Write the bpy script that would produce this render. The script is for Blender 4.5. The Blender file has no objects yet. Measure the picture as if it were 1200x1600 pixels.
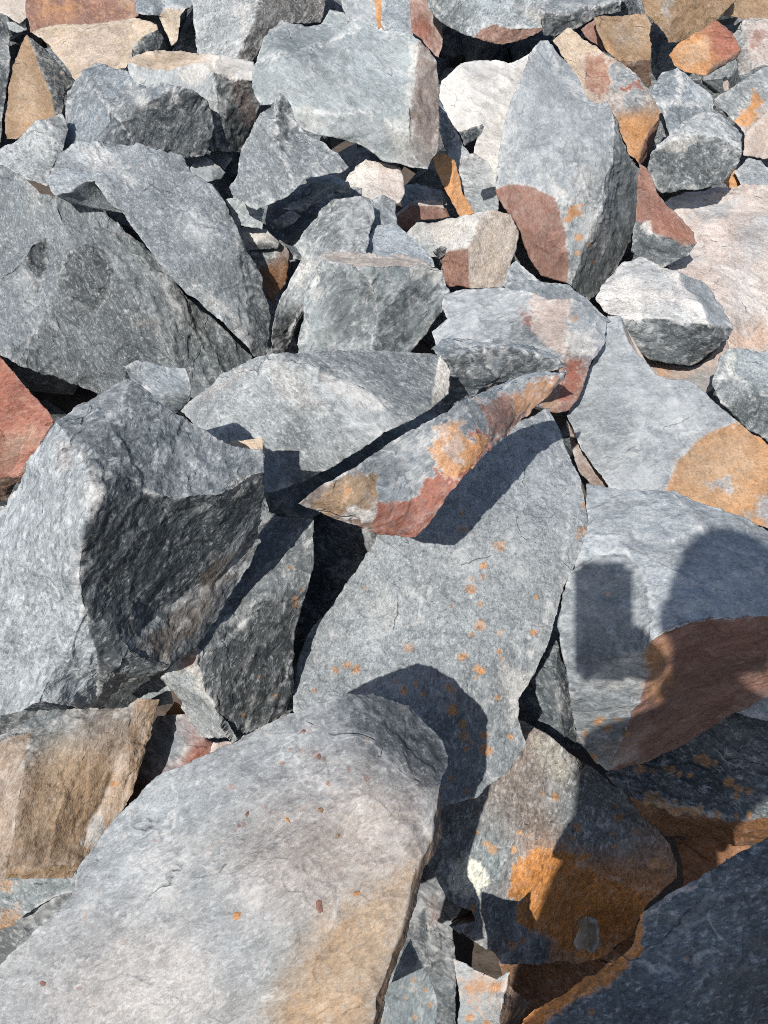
import bpy, bmesh, math, random
import numpy as np
from mathutils import Vector, Matrix
from mathutils.geometry import delaunay_2d_cdt

random.seed(7)
SC = bpy.context.scene
COL = SC.collection
# ------------------------------------------------------------------ camera
F = 1209.0                      # focal length in pixels of the 1200 x 1600 photograph
PITCH = math.radians(42.0)      # looking down at the heap
CAM = np.array((0.0, 0.0, 1.36))
RIGHT = np.array((1.0, 0.0, 0.0))
FWD = np.array((0.0, math.cos(PITCH), -math.sin(PITCH)))
UP = np.array((0.0, math.sin(PITCH), math.cos(PITCH)))
cd = bpy.data.cameras.new("camera")
cd.sensor_fit = 'VERTICAL'
cd.sensor_height = 24.0
cd.sensor_width = 18.0
cd.lens = 24.0 * F / 1600.0
cd.clip_start = 0.01
cd.clip_end = 500.0
cam = bpy.data.objects.new("camera", cd)
COL.objects.link(cam)
cam.location = CAM
cam.rotation_euler = (math.pi / 2 - PITCH, 0, 0)
SC.camera = cam

# ------------------------------------------------------------------ sun, sky, exposure
# the phone's own shadow tells where the sun stands: behind the photographer, a little to the left
ANTI = (960.0, 905.0)
to_sun = -(RIGHT * (ANTI[0] - 600) / F - UP * (ANTI[1] - 800) / F + FWD)
to_sun /= np.linalg.norm(to_sun)
SUN_EL = math.asin(to_sun[2])
SUN_AZ = math.atan2(to_sun[0], to_sun[1])      # clockwise from +Y
w = bpy.data.worlds.new("World")
SC.world = w
w.use_nodes = True
nt = w.node_tree
sky = nt.nodes.new("ShaderNodeTexSky")
sky.sky_type = 'NISHITA'
sky.sun_disc = False
sky.sun_elevation = SUN_EL
sky.sun_rotation = SUN_AZ
sky.air_density = 1.0
sky.dust_density = 1.2
bg = nt.nodes["Background"]
bg.inputs["Strength"].default_value = 0.115
nt.links.new(sky.outputs[0], bg.inputs[0])
sd = bpy.data.lights.new("sun", 'SUN')
sd.energy = 5.0
sd.angle = math.radians(0.5)
sd.color = (1.0, 0.965, 0.91)
sun = bpy.data.objects.new("sun", sd)
COL.objects.link(sun)
sun.location = (-2, -4, 6)
sun.rotation_euler = Vector(to_sun).to_track_quat('Z', 'Y').to_euler()
SC.view_settings.view_transform = 'Standard'
SC.view_settings.look = 'None'
SC.view_settings.gamma = 1.0
SC.view_settings.use_curve_mapping = False
SC.view_settings.exposure = 0.18
SC.cycles.use_denoising = False
SC.cycles.filter_width = 0.9

# ------------------------------------------------------------------ numeric helpers
def hash3(ix, iy, iz, seed):
    h = (ix * 374761393 + iy * 668265263 + iz * 1274126177 + seed * 974634721) & 0xFFFFFFFF
    h = ((h ^ (h >> 13)) * 1103515245) & 0xFFFFFFFF
    h = ((h ^ (h >> 16)) * 2246822519) & 0xFFFFFFFF
    return ((h ^ (h >> 15)) & 0xFFFFFF) / float(0xFFFFFF) * 2 - 1

def vnoise(P, seed=0):
    """smooth value noise of points (n,3), about -1..1"""
    I = np.floor(P).astype(np.int64)
    f = P - I
    u = f * f * f * (f * (f * 6 - 15) + 10)
    out = 0
    for dx in (0, 1):
        wx = u[:, 0] if dx else 1 - u[:, 0]
        for dy in (0, 1):
            wy = u[:, 1] if dy else 1 - u[:, 1]
            for dz in (0, 1):
                wz = u[:, 2] if dz else 1 - u[:, 2]
                out = out + wx * wy * wz * hash3(I[:, 0] + dx, I[:, 1] + dy, I[:, 2] + dz, seed)
    return out

def fbm(P, octaves=4, seed=0, gain=0.5):
    a, s, t = 1.0, 0.0, 0.0
    for o in range(octaves):
        s = s + a * vnoise(P * (2.03 ** o) + 17.3 * o, seed + o)
        t += a
        a *= gain
    return s / t * 1.5

def worley(P, seed=0):
    """distance to the nearest and second nearest scattered centre, and a random number of the nearest"""
    I = np.floor(P).astype(np.int64)
    f1 = np.full(len(P), 9.0); f2 = np.full(len(P), 9.0); idn = np.zeros(len(P))
    for dx in (-1, 0, 1):
        for dy in (-1, 0, 1):
            for dz in (-1, 0, 1):
                J = (I[:, 0] + dx, I[:, 1] + dy, I[:, 2] + dz)
                d = np.zeros(len(P))
                for a in range(3):
                    r_ = hash3(*J, seed + 7 * a)
                    d += (J[a] + .5 + .45 * r_ - P[:, a]) ** 2
                d = np.sqrt(d)
                n = d < f1
                f2 = np.where(n, f1, np.minimum(f2, d))
                idn = np.where(n, r_, idn)
                f1 = np.where(n, d, f1)
    return f1, f2, idn

def pts(s):
    return [tuple(float(v) for v in p.split(",")) for p in s.split()]

def in_poly(P, poly):
    x, y = P[:, 0], P[:, 1]
    c = np.zeros(len(P), bool)
    n = len(poly)
    for i in range(n):
        x0, y0 = poly[i]
        x1, y1 = poly[(i + 1) % n]
        if y0 == y1:
            continue
        c ^= ((y0 > y) != (y1 > y)) & (x < (x1 - x0) * (y - y0) / (y1 - y0) + x0)
    return c

def seg_dist(P, segs):
    best = np.full(len(P), 1e9)
    for (x0, y0), (x1, y1) in segs:
        dx, dy = x1 - x0, y1 - y0
        L = dx * dx + dy * dy + 1e-9
        t = np.clip(((P[:, 0] - x0) * dx + (P[:, 1] - y0) * dy) / L, 0, 1)
        best = np.minimum(best, np.hypot(P[:, 0] - x0 - t * dx, P[:, 1] - y0 - t * dy))
    return best

def loop_segs(poly):
    return [(poly[i], poly[(i + 1) % len(poly)]) for i in range(len(poly))]

def refine(V, T, R, lim, key, passes=8):
    """split every edge longer than lim (measured by key(V)); V (n,k), T (m,3), R (m,) region of each triangle"""
    for _ in range(passes):
        K = key(V)
        E = np.sort(np.concatenate([T[:, [0, 1]], T[:, [1, 2]], T[:, [2, 0]]]), axis=1)
        U, inv = np.unique(E, axis=0, return_inverse=True)
        inv = inv.reshape(-1)
        L = np.linalg.norm(K[U[:, 0]] - K[U[:, 1]], axis=1)
        mark = L > lim
        if not mark.any():
            break
        idx = np.full(len(U), -1)
        idx[mark] = len(V) + np.arange(mark.sum())
        V = np.concatenate([V, 0.5 * (V[U[mark, 0]] + V[U[mark, 1]])])
        m = len(T)
        M = idx[inv].reshape(3, m).T          # midpoint on edges 01,12,20
        nm = (M >= 0).sum(1)
        newT, newR = [T[nm == 0]], [R[nm == 0]]
        s = nm == 3
        a, b, c = T[s].T
        p, q, r = M[s].T
        for tri in ((a, p, r), (p, b, q), (r, q, c), (p, q, r)):
            newT.append(np.stack(tri, 1)); newR.append(R[s])
        for k in range(3):
            TT = np.roll(T, -k, axis=1); MM = np.roll(M, -k, axis=1)
            s = (nm == 1) & (MM[:, 0] >= 0)
            a, b, c = TT[s].T
            p = MM[s, 0]
            for tri in ((a, p, c), (p, b, c)):
                newT.append(np.stack(tri, 1)); newR.append(R[s])
            s = (nm == 2) & (MM[:, 2] < 0)
            a, b, c = TT[s].T
            p, q = MM[s, 0], MM[s, 1]
            for tri in ((p, b, q), (a, p, q), (a, q, c)):
                newT.append(np.stack(tri, 1)); newR.append(R[s])
        T = np.concatenate(newT); R = np.concatenate(newR)
    return V, T, R

# ------------------------------------------------------------------ albedo palette (linear)
PAL = dict(
    g=(.137, .154, .163), gl=(.230, .251, .262), gm=(.080, .092, .097), gd=(.045, .053, .057), gx=(.04, .045, .05),  # the darker greys also paint shade on faces turned from the sun
    w=(.50, .475, .44), p=(.385, .315, .275), t=(.40, .31, .22), b=(.235, .152, .085), o=(.42, .21, .085),
    oc=(.42, .165, .04), r=(.225, .082, .052), br=(.13, .08, .055), pl=(.22, .165, .145), rb=(.195, .10, .072),
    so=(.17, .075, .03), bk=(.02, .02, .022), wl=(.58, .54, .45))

# ------------------------------------------------------------------ materials
def mk_material(name, grain=1.0, bump=1.0, sc=1.0, stretch=.52):
    m = bpy.data.materials.new(name)
    m.use_nodes = True
    t = m.node_tree
    N, Lk = t.nodes, t.links
    bsdf = N["Principled BSDF"]
    def new(kind, **kw):
        n = N.new(kind)
        for k, v in kw.items():
            setattr(n, k, v)
        return n
    def math_(op, a, b=None, c=None, clamp=False):
        n = new("ShaderNodeMath", operation=op, use_clamp=clamp)
        for i, v in enumerate((a, b, c)):
            if v is None:
                continue
            if isinstance(v, (int, float)):
                n.inputs[i].default_value = v
            else:
                Lk.new(v, n.inputs[i])
        return n.outputs[0]
    def noise(vec, scale, detail=3.0, rough=0.6, dist=0.0):
        n = new("ShaderNodeTexNoise")
        n.inputs["Scale"].default_value = scale
        n.inputs["Detail"].default_value = detail
        n.inputs["Roughness"].default_value = rough
        n.inputs["Distortion"].default_value = dist
        Lk.new(vec, n.inputs["Vector"])
        return n.outputs["Fac"]
    def smooth(v, lo, hi):
        n = new("ShaderNodeMapRange", interpolation_type='SMOOTHSTEP')
        n.inputs["From Min"].default_value = lo
        n.inputs["From Max"].default_value = hi
        Lk.new(v, n.inputs["Value"])
        return n.outputs[0]
    def mix(fac, a, b, mode='MIX'):
        n = new("ShaderNodeMix", data_type='RGBA', blend_type=mode)
        if isinstance(fac, (int, float)):
            n.inputs[0].default_value = fac
        else:
            Lk.new(fac, n.inputs[0])
        for i, v in ((6, a), (7, b)):
            if isinstance(v, tuple):
                n.inputs[i].default_value = (*v, 1)
            else:
                Lk.new(v, n.inputs[i])
        return n.outputs[2]
    tc = new("ShaderNodeTexCoord").outputs["Object"]
    mp = new("ShaderNodeMapping")
    mp.inputs["Scale"].default_value = (stretch * sc, sc, sc)
    Lk.new(tc, mp.inputs["Vector"])
    st = mp.outputs[0]
    base = new("ShaderNodeAttribute", attribute_name="base").outputs["Color"]
    mkn = new("ShaderNodeAttribute", attribute_name="mask")
    mk = mkn.outputs["Color"]
    keep = math_('MULTIPLY_ADD', mkn.outputs["Alpha"], -0.82, 1.0)
    sep = new("ShaderNodeSeparateColor")
    Lk.new(mk, sep.inputs[0])
    dust, rust, edge = sep.outputs[0], sep.outputs[1], sep.outputs[2]
    n1 = noise(st, 330.0, 2.0, 0.65)          # crystals
    n1b = noise(tc, 620.0, 1.0, 0.5)
    n2 = noise(st, 62.0, 4.0, 0.65, 0.6)      # mottling along the grain
    n3 = noise(tc, 13.0, 5.0, 0.62, 0.9)      # patches
    n4 = noise(tc, 34.0, 4.0, 0.6, 1.4)
    # brightness of the mineral grain
    g1 = smooth(n1, 0.30, 0.70)
    gsum = math_('MULTIPLY_ADD', g1, 0.48 * grain, 1.0 - 0.26 * grain)
    gsum = math_('MULTIPLY', gsum, math_('MULTIPLY_ADD', smooth(n1b, .3, .7), 0.45 * grain, 1.0 - 0.23 * grain))
    gsum = math_('MULTIPLY', gsum, math_('MULTIPLY_ADD', n2, 0.55, 0.72))
    gsum = math_('MULTIPLY', gsum, math_('MULTIPLY_ADD', smooth(n3, .25, .75), 0.26, 0.87))
    gsum = math_('MAXIMUM', gsum, 0.15)
    comb = new("ShaderNodeCombineColor")
    for i in range(3):
        Lk.new(gsum, comb.inputs[i])
    col = mix(1.0, base, comb.outputs[0], 'MULTIPLY')
    # white crystal flecks drawn out along the grain, in drifts
    fl = math_('ADD', math_('MULTIPLY', n1, 0.7), math_('MULTIPLY', n4, 0.3))
    sp = math_('MULTIPLY', math_('MULTIPLY', smooth(fl, 0.58, 0.66), 0.35 * grain), keep)
    col = mix(sp, col, (.36, .395, .41))
    # single mica and feldspar grains: some bright, some dark
    wrp = new("ShaderNodeVectorMath", operation='MULTIPLY_ADD')
    nw = new("ShaderNodeTexNoise"); nw.inputs["Scale"].default_value = 140.0; nw.inputs["Detail"].default_value = 1.0
    Lk.new(st, nw.inputs["Vector"]); Lk.new(nw.outputs["Color"], wrp.inputs[0]); wrp.inputs[1].default_value = (.006, .006, .006); Lk.new(st, wrp.inputs[2])
    def cells(scale):
        v_ = new("ShaderNodeTexVoronoi", feature='F1'); v_.inputs["Scale"].default_value = scale
        Lk.new(wrp.outputs[0], v_.inputs["Vector"])
        s_ = new("ShaderNodeSeparateColor"); Lk.new(v_.outputs["Color"], s_.inputs[0])
        return s_.outputs[0], s_.outputs[1]
    ca, cb = cells(330.0)
    cc, cd_ = cells(135.0)
    wh = math_('MULTIPLY', smooth(ca, 0.80, 0.95), math_('MULTIPLY_ADD', smooth(n2, .35, .62), .8, .2))
    wh = math_('MAXIMUM', wh, math_('MULTIPLY', math_('MULTIPLY', smooth(cc, 0.88, 0.95), smooth(n4, .48, .62)), .6))
    col = mix(math_('MULTIPLY', math_('MULTIPLY', wh, 0.62 * grain), math_('MULTIPLY_ADD', keep, .7, .3)), col, mix(1.0, mix(0.5, col, (.36, .37, .37)), (1.5, 1.5, 1.5), 'MULTIPLY'))
    bk = math_('MAXIMUM', smooth(cb, 0.74, 0.9), math_('MULTIPLY', smooth(cd_, .80, .9), smooth(n4, .56, .42)))
    col = mix(math_('MULTIPLY', bk, 0.60 * grain), col, mix(1.0, col, (.42, .43, .45), 'MULTIPLY'))
    # pale scuffs, and long thin streaks following the foliation
    mp2 = new("ShaderNodeMapping"); mp2.inputs["Scale"].default_value = (0.3 * stretch * sc, sc, sc); Lk.new(tc, mp2.inputs["Vector"])
    n5 = noise(mp2.outputs[0], 95.0, 3.0, 0.62, 0.3)
    n6 = noise(st, 130.0, 3.0, 0.7, 0.4)
    sk = math_('MULTIPLY', smooth(n5, 0.56, 0.66), smooth(n3, 0.40, 0.62))
    sf = math_('MULTIPLY', smooth(n6, 0.57, 0.64), smooth(n4, 0.38, 0.60))
    col = mix(math_('MULTIPLY', math_('MULTIPLY', math_('MAXIMUM', math_('MULTIPLY', sk, .5), sf), 0.62 * grain), keep), col, (.43, .445, .45))
    dk = math_('MULTIPLY', math_('SUBTRACT', 1.0, smooth(n6, 0.36, 0.44)), 0.24 * grain)
    col = mix(dk, col, mix(1.0, col, (.35, .36, .38), 'MULTIPLY'))
    # stone dust lying in patches
    dm = smooth(math_('ADD', math_('ADD', math_('MULTIPLY', n3, 0.55), math_('MULTIPLY', n4, 0.45)), math_('MULTIPLY', dust, 0.55)), 0.68, 1.04)
    dm = math_('MULTIPLY', math_('MULTIPLY', dm, math_('MULTIPLY_ADD', smooth(n6, .3, .65), .55, .5)), 0.72)
    col = mix(math_('MULTIPLY', dm, keep), col, (.405, .413, .412))
    # thin pale veins
    vv = new("ShaderNodeTexVoronoi", feature='DISTANCE_TO_EDGE')
    vv.inputs["Scale"].default_value = 7.0
    wv = new("ShaderNodeVectorMath", operation='MULTIPLY_ADD')
    nc = new("ShaderNodeTexNoise"); nc.inputs["Scale"].default_value = 9.0; nc.inputs["Detail"].default_value = 4.0
    Lk.new(tc, nc.inputs["Vector"])
    Lk.new(nc.outputs["Color"], wv.inputs[0]); wv.inputs[1].default_value = (.12, .12, .12); Lk.new(tc, wv.inputs[2])
    Lk.new(wv.outputs[0], vv.inputs["Vector"])
    ve = math_('SUBTRACT', 1.0, smooth(vv.outputs["Distance"], 0.0, 0.016))
    ve = math_('MULTIPLY', math_('MULTIPLY', math_('MULTIPLY', ve, smooth(n3, 0.50, 0.62)), 0.42), keep)
    col = mix(ve, col, (.50, .49, .47))
    # hairline cracks
    v2 = new("ShaderNodeTexVoronoi", feature='DISTANCE_TO_EDGE'); v2.inputs["Scale"].default_value = 4.2
    wv2 = new("ShaderNodeVectorMath", operation='MULTIPLY_ADD')
    mp3 = new("ShaderNodeMapping"); mp3.inputs["Scale"].default_value = (.5, 1.3, 1.0); mp3.inputs["Location"].default_value = (3.1, 1.7, .4)
    Lk.new(nc.outputs["Color"], wv2.inputs[0]); wv2.inputs[1].default_value = (.10, .10, .10); Lk.new(tc, wv2.inputs[2]); Lk.new(wv2.outputs[0], mp3.inputs["Vector"]); Lk.new(mp3.outputs[0], v2.inputs["Vector"])
    ck = math_('MULTIPLY', math_('SUBTRACT', 1.0, smooth(v2.outputs["Distance"], 0.0, 0.0075)), smooth(n3, 0.53, 0.62))
    col = mix(math_('MULTIPLY', ck, 0.4), col, mix(1.0, col, (.22, .22, .23), 'MULTIPLY'))
    # rust flecks
    rm = smooth(math_('ADD', math_('ADD', math_('MULTIPLY', n4, 0.65), math_('MULTIPLY', n2, 0.35)), math_('MULTIPLY', rust, 0.42)), 0.66, 0.82)
    rm = math_('MULTIPLY', rm, 0.8)
    col = mix(rm, col, mix(n3, (.20, .095, .045), (.46, .25, .12)))
    # bruised pale edges
    em = math_('MULTIPLY', edge, smooth(math_('ADD', math_('MULTIPLY', n4, 0.6), math_('MULTIPLY', n2, 0.4)), 0.42, 0.64))
    col = mix(math_('MULTIPLY', math_('MULTIPLY', em, 0.78), keep), col, (.56, .55, .53))
    Lk.new(col, bsdf.inputs["Base Color"])
    rg = math_('MULTIPLY_ADD', n2, 0.35, 0.50)
    Lk.new(rg, bsdf.inputs["Roughness"])
    bsdf.inputs["Specular IOR Level"].default_value = 0.35
    h = math_('ADD', math_('MULTIPLY', n1, 0.0010), math_('MULTIPLY', n2, 0.0018))
    h = math_('ADD', h, math_('MULTIPLY', n4, 0.0025))
    h = math_('ADD', h, math_('MULTIPLY', n1b, 0.0004))
    h = math_('SUBTRACT', h, math_('MULTIPLY', ck, 0.003))
    bp = new("ShaderNodeBump")
    bp.inputs["Strength"].default_value = 0.85 * bump
    bp.inputs["Distance"].default_value = 1.0
    Lk.new(h, bp.inputs["Height"])
    Lk.new(bp.outputs[0], bsdf.inputs["Normal"])
    return m

MATS = dict(
    s=mk_material("grey_schist", 0.82, 1.0),
    s2=mk_material("fine_schist", 0.55, 0.8, 1.3, .40),
    s3=mk_material("coarse_gneiss", 0.95, 1.15, .66, .55),
    d=mk_material("dusty_schist", 0.55, 0.8),
    q=mk_material("rusty_quartzite", 0.7, 1.2))

def set_mesh(name, V, T, base, mask, mat):
    me = bpy.data.meshes.new(name)
    me.vertices.add(len(V)); me.vertices.foreach_set("co", np.ascontiguousarray(V, np.float32).ravel())
    me.loops.add(len(T) * 3); me.loops.foreach_set("vertex_index", np.ascontiguousarray(T, np.int32).ravel())
    me.polygons.add(len(T))
    me.polygons.foreach_set("loop_start", np.arange(0, len(T) * 3, 3, dtype=np.int32))
    me.polygons.foreach_set("use_smooth", np.ones(len(T), bool))
    me.update(calc_edges=True)
    for nm, arr in (("base", base), ("mask", mask)):
        a = me.attributes.new(nm, 'FLOAT_COLOR', 'POINT')
        sat = (base.max(1) - base.min(1)) / np.maximum(base.max(1), 1e-4)      # how far the colour is from stone grey
        a.data.foreach_set("color", np.ascontiguousarray(np.concatenate([arr, np.clip(sat * 1.8 - .18, 0, 1)[:, None]], 1), np.float32).ravel())
    me.materials.append(mat)
    me.validate()
    return me

# ------------------------------------------------------------------ the heap: a plane rising away from the viewer
SLOPE = math.radians(7.0)
PN = np.array((0.0, -math.sin(SLOPE), math.cos(SLOPE)))   # its normal
PH = 1.0                                                   # distance of the lens from it

def ray(x, y):
    return np.stack([(x - 600) / F, (800 - y) / F, -np.ones_like(x)], -1)      # camera axes

def to_world(Pc):
    return CAM + Pc[:, :1] * RIGHT + Pc[:, 1:2] * UP - Pc[:, 2:3] * FWD

PNC = np.array((PN @ RIGHT, PN @ UP, -(PN @ FWD)))
def plane_depth(x, y, h):
    d = ray(np.array([x], float), np.array([y], float))[0]
    return (PH - h) / max(1e-3, -(d @ PNC))

GX0, GY0, GS = -120, -120, 4
ZB = np.full((460, 360), np.inf)        # nearest depth already standing, plus its own clearance
def cell(V):
    return (np.clip(((V[:, 1] - GY0) / GS).astype(int), 0, 459), np.clip(((V[:, 0] - GX0) / GS).astype(int), 0, 359))

RID = [0]
LOG = []
def vnormals(P, T):
    n = np.cross(P[T[:, 1]] - P[T[:, 0]], P[T[:, 2]] - P[T[:, 0]])
    N = np.zeros_like(P)
    for k in range(3):
        for j in range(3):
            N[:, j] += np.bincount(T[:, k], n[:, j], len(P))
    return N / (np.linalg.norm(N, axis=1, keepdims=True) + 1e-12)

def neighbours_mean(P, E):
    S = np.zeros_like(P); C = np.bincount(E.ravel(), minlength=len(P)).astype(float)
    for j in range(P.shape[1]):
        S[:, j] = np.bincount(E[:, 0], P[E[:, 1], j], len(P)) + np.bincount(E[:, 1], P[E[:, 0], j], len(P))
    return S / np.maximum(C, 1)[:, None]

def edges_of(T):
    E = np.sort(np.concatenate([T[:, [0, 1]], T[:, [1, 2]], T[:, [2, 0]]]), axis=1)
    return np.unique(E, axis=0, return_counts=True)

def warp(V, k=1.0):
    P = np.stack([V[:, 0] / 26, V[:, 1] / 26, np.zeros(len(V))], 1)
    dx = fbm(P, 5, 11, .68) * 2.9; dy = fbm(P, 5, 51, .68) * 2.9
    return V + k * np.stack([dx, dy], 1)

def rock(label, outline, seeds, creases=(), zones=(), spots=None, h=0.0, gap=0.012, sm=2, th=None, mat='s', ang=-35,
         dust=.35, rust=.1, edge=.6, rough=1.0, name='rock', fine=3.4, tone=1.0, vary=1.15, fac=1.3):
    """outline, creases and zones are traced from the photograph (its pixels); seeds = (x, y, nx, ny, colour): how each
    face of the stone is turned (right, up; towards the viewer follows) and what it is made of."""
    RID[0] += 1
    sid = RID[0]
    O = pts(outline)
    cr = [pts(c) for c in creases]
    vs, es = [Vector(p) for p in O], [(i, (i + 1) % len(O)) for i in range(len(O))]
    for c in cr:
        b = len(vs)
        vs += [Vector(p) for p in c]
        es += [(b + i, b + i + 1) for i in range(len(c) - 1)]
    rv, re, rf, _, oe, _ = delaunay_2d_cdt(vs, es, [], 0, 2.5)
    V = np.array([(v.x, v.y) for v in rv])
    T = np.array([f for f in rf if len(f) == 3])
    T = T[in_poly(V[T].mean(1), O)]
    tv = V[T]
    ar = (tv[:, 1, 0] - tv[:, 0, 0]) * (tv[:, 2, 1] - tv[:, 0, 1]) - (tv[:, 1, 1] - tv[:, 0, 1]) * (tv[:, 2, 0] - tv[:, 0, 0])
    T = np.where((ar > 0)[:, None], T[:, ::-1], T)[np.abs(ar) > 1e-6]      # wind every face towards the viewer
    fixed = {tuple(sorted(e)) for e, o in zip(re, oe) if len(o)}
    # regions between creases
    em = {}
    for ti, t in enumerate(T):
        for a, b in ((0, 1), (1, 2), (2, 0)):
            em.setdefault(tuple(sorted((int(t[a]), int(t[b])))), []).append(ti)
    par = list(range(len(T)))
    def find(i):
        while par[i] != i:
            i = par[i]
        return i
    for e, ts in em.items():
        if e not in fixed and len(ts) == 2:
            par[find(ts[0])] = find(ts[1])
    reg = np.array([find(i) for i in range(len(T))])
    # seeds to regions
    sx = np.array([[s[0], s[1]] for s in seeds], float)
    cen = V[T].mean(1)
    sreg = []
    for s in sx:
        tri = V[T]
        d = [(tri[:, (i + 1) % 3, 0] - tri[:, i, 0]) * (s[1] - tri[:, i, 1]) - (tri[:, (i + 1) % 3, 1] - tri[:, i, 1]) * (s[0] - tri[:, i, 0]) for i in range(3)]
        ins = ((d[0] >= 0) & (d[1] >= 0) & (d[2] >= 0)) | ((d[0] <= 0) & (d[1] <= 0) & (d[2] <= 0))
        k = int(np.argmax(ins)) if ins.any() else int(np.argmin(np.hypot(*(cen - s).T)))
        sreg.append(reg[k])
    sreg = np.array(sreg)
    sn = np.array([(s[2], s[3], math.sqrt(max(.04, 1 - s[2] ** 2 - s[3] ** 2))) for s in seeds])
    if len(sn) > 1:
        xy = sn[:, :2].mean(0) + (sn[:, :2] - sn[:, :2].mean(0)) * 1.22
        ln = np.linalg.norm(xy, axis=1); xy *= np.minimum(1, .93 / np.maximum(ln, 1e-6))[:, None]
        sn = np.concatenate([xy, np.sqrt(1 - (xy ** 2).sum(1))[:, None]], 1)
    sn /= np.linalg.norm(sn, axis=1, keepdims=True)
    sc = np.array([PAL[s[4]] if isinstance(s[4], str) else s[4] for s in seeds])
    span = max(np.ptp(V[:, 0]), np.ptp(V[:, 1]))
    V, T, reg = refine(V, T, reg, max(7.0, span / 21.0), lambda v: v)
    used = np.unique(T)
    mp = np.full(len(V), -1); mp[used] = np.arange(len(used))
    V, T = V[used], mp[T]
    W = warp(V)
    def per_tri(Vp, T, reg):
        c = Vp[T].mean(1)
        w_ = 1.0 / (((c[:, None] - sx[None]) ** 2).sum(2) + 60.0) ** 1.5
        same = reg[:, None] == sreg[None]
        none = ~same.any(1)
        same[none] = True
        w_ = w_ * same
        return w_ / w_.sum(1, keepdims=True)
    wt = per_tri(V, T, reg)
    tn = wt @ sn
    # the break is never one plane: smaller facets of their own tilt, long along the grain
    ca, sa = math.cos(math.radians(ang)), -math.sin(math.radians(ang))
    cf = V[T].mean(1)
    q = np.stack([cf[:, 0] * ca + cf[:, 1] * sa, -cf[:, 0] * sa + cf[:, 1] * ca], 1)
    for cs_, am in ((max(26.0, span / 5.5), .15), (max(13.0, span / 12.0), .10)):
        Pq = np.stack([q[:, 0] / (cs_ * 1.5), q[:, 1] / cs_, np.full(len(q), sid * 5.3)], 1)
        best = np.full(len(q), 9.0); tx = np.zeros(len(q)); ty = np.zeros(len(q))
        I = np.floor(Pq).astype(np.int64)
        for ddx in (-1, 0, 1):
            for ddy in (-1, 0, 1):
                J = (I[:, 0] + ddx, I[:, 1] + ddy, np.full(len(q), sid))
                r1, r2 = hash3(*J, 5), hash3(*J, 6)
                dd = np.hypot(J[0] + .5 + .45 * r1 - Pq[:, 0], J[1] + .5 + .45 * r2 - Pq[:, 1])
                n_ = dd < best
                best = np.where(n_, dd, best); tx = np.where(n_, hash3(*J, 7), tx); ty = np.where(n_, hash3(*J, 8), ty)
        tn[:, 0] += tx * am * fac; tn[:, 1] += ty * am * fac
    tn[:, 2] = np.maximum(tn[:, 2], .25)
    tn /= np.linalg.norm(tn, axis=1, keepdims=True)
    # integrate the turned faces into depths (log depth, least squares)
    n = len(V)
    R = ray(W[:, 0], W[:, 1])
    A = np.zeros((n, n)); bvec = np.zeros(n)
    for a, b in ((0, 1), (1, 2), (2, 0)):
        i, j = T[:, a], T[:, b]
        di = np.maximum(-(tn * R[i]).sum(1), .12); dj = np.maximum(-(tn * R[j]).sum(1), .12)
        rhs = np.log(dj / di)
        np.add.at(A, (i, i), 1); np.add.at(A, (j, j), 1); np.add.at(A, (i, j), -1); np.add.at(A, (j, i), -1)
        np.add.at(bvec, i, rhs); np.add.at(bvec, j, -rhs)
    A += np.eye(n) * 1e-6
    u = np.linalg.solve(A, bvec)
    cx, cy = V.mean(0)
    u += math.log(plane_depth(cx, cy, h)) - u.mean()
    z = np.exp(u)
    # fine skin
    S = np.concatenate([V, R * z[:, None]], 1)       # traced px, camera-space point
    zm = z.mean()
    fl = fine * max(1.0, 1.0)
    S, T, reg = refine(S, T, reg, fl, lambda s: np.concatenate([s[:, :2], s[:, 4:5] * 0.35 * F / zm], 1), 9)
    Vp, P = S[:, :2], S[:, 2:]
    pix = np.stack([600 - P[:, 0] / P[:, 2] * F, 800 + P[:, 1] / P[:, 2] * F], 1)
    tg = warp(Vp) - pix                      # nicks and splinters finer than the first mesh
    P[:, 0] += tg[:, 0] / F * -P[:, 2]
    P[:, 1] -= tg[:, 1] / F * -P[:, 2]
    pix = pix + tg
    gy, gx = cell(pix)
    zz = -P[:, 2]
    need = ZB[gy, gx] / zz
    need = need[np.isfinite(need)]
    k = 1.0
    if len(need):
        k = max(1.0, float(np.quantile(need, .995)))
    LOG.append((sid, label[:40], round(float(zm), 2), round(k, 3)))
    P = P * k
    zz = zz * k
    for dy_ in (-1, 0, 1):
        for dx_ in (-1, 0, 1):
            q = (np.clip(gy + dy_, 0, 459), np.clip(gx + dx_, 0, 359))
            np.minimum.at(ZB, q, zz + gap)
    zm *= k
    E, cnt = edges_of(T)
    onb = np.zeros(len(P), bool); onb[E[cnt == 1].ravel()] = True
    for _ in range(sm):
        Q = neighbours_mean(P, E)
        P = np.where(onb[:, None], P, 0.5 * P + 0.5 * Q)
    # colours from face, zones, spots
    wt = per_tri(Vp, T, reg)
    tcol = wt @ sc
    base = np.zeros((len(P), 3)); cn = np.bincount(T.ravel(), minlength=len(P)).astype(float)
    for j in range(3):
        for kk in range(3):
            base[:, j] += np.bincount(T[:, kk], tcol[:, j], len(P))
    base /= cn[:, None]
    q3 = np.concatenate([Vp / 22.0, np.full((len(Vp), 1), sid * 3.7)], 1)
    jx = fbm(q3, 4, 5, .62); jy = fbm(q3 + 40, 4, 9, .62)
    jz = fbm(np.concatenate([Vp / 11.0, np.full((len(Vp), 1), sid * 2.1)], 1), 3, 19, .6)
    jf = fbm(np.concatenate([Vp / 5.0, np.full((len(Vp), 1), sid * 2.9)], 1), 2, 29, .6)
    VZ = Vp + np.stack([jx, jy], 1) * 12.0
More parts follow.
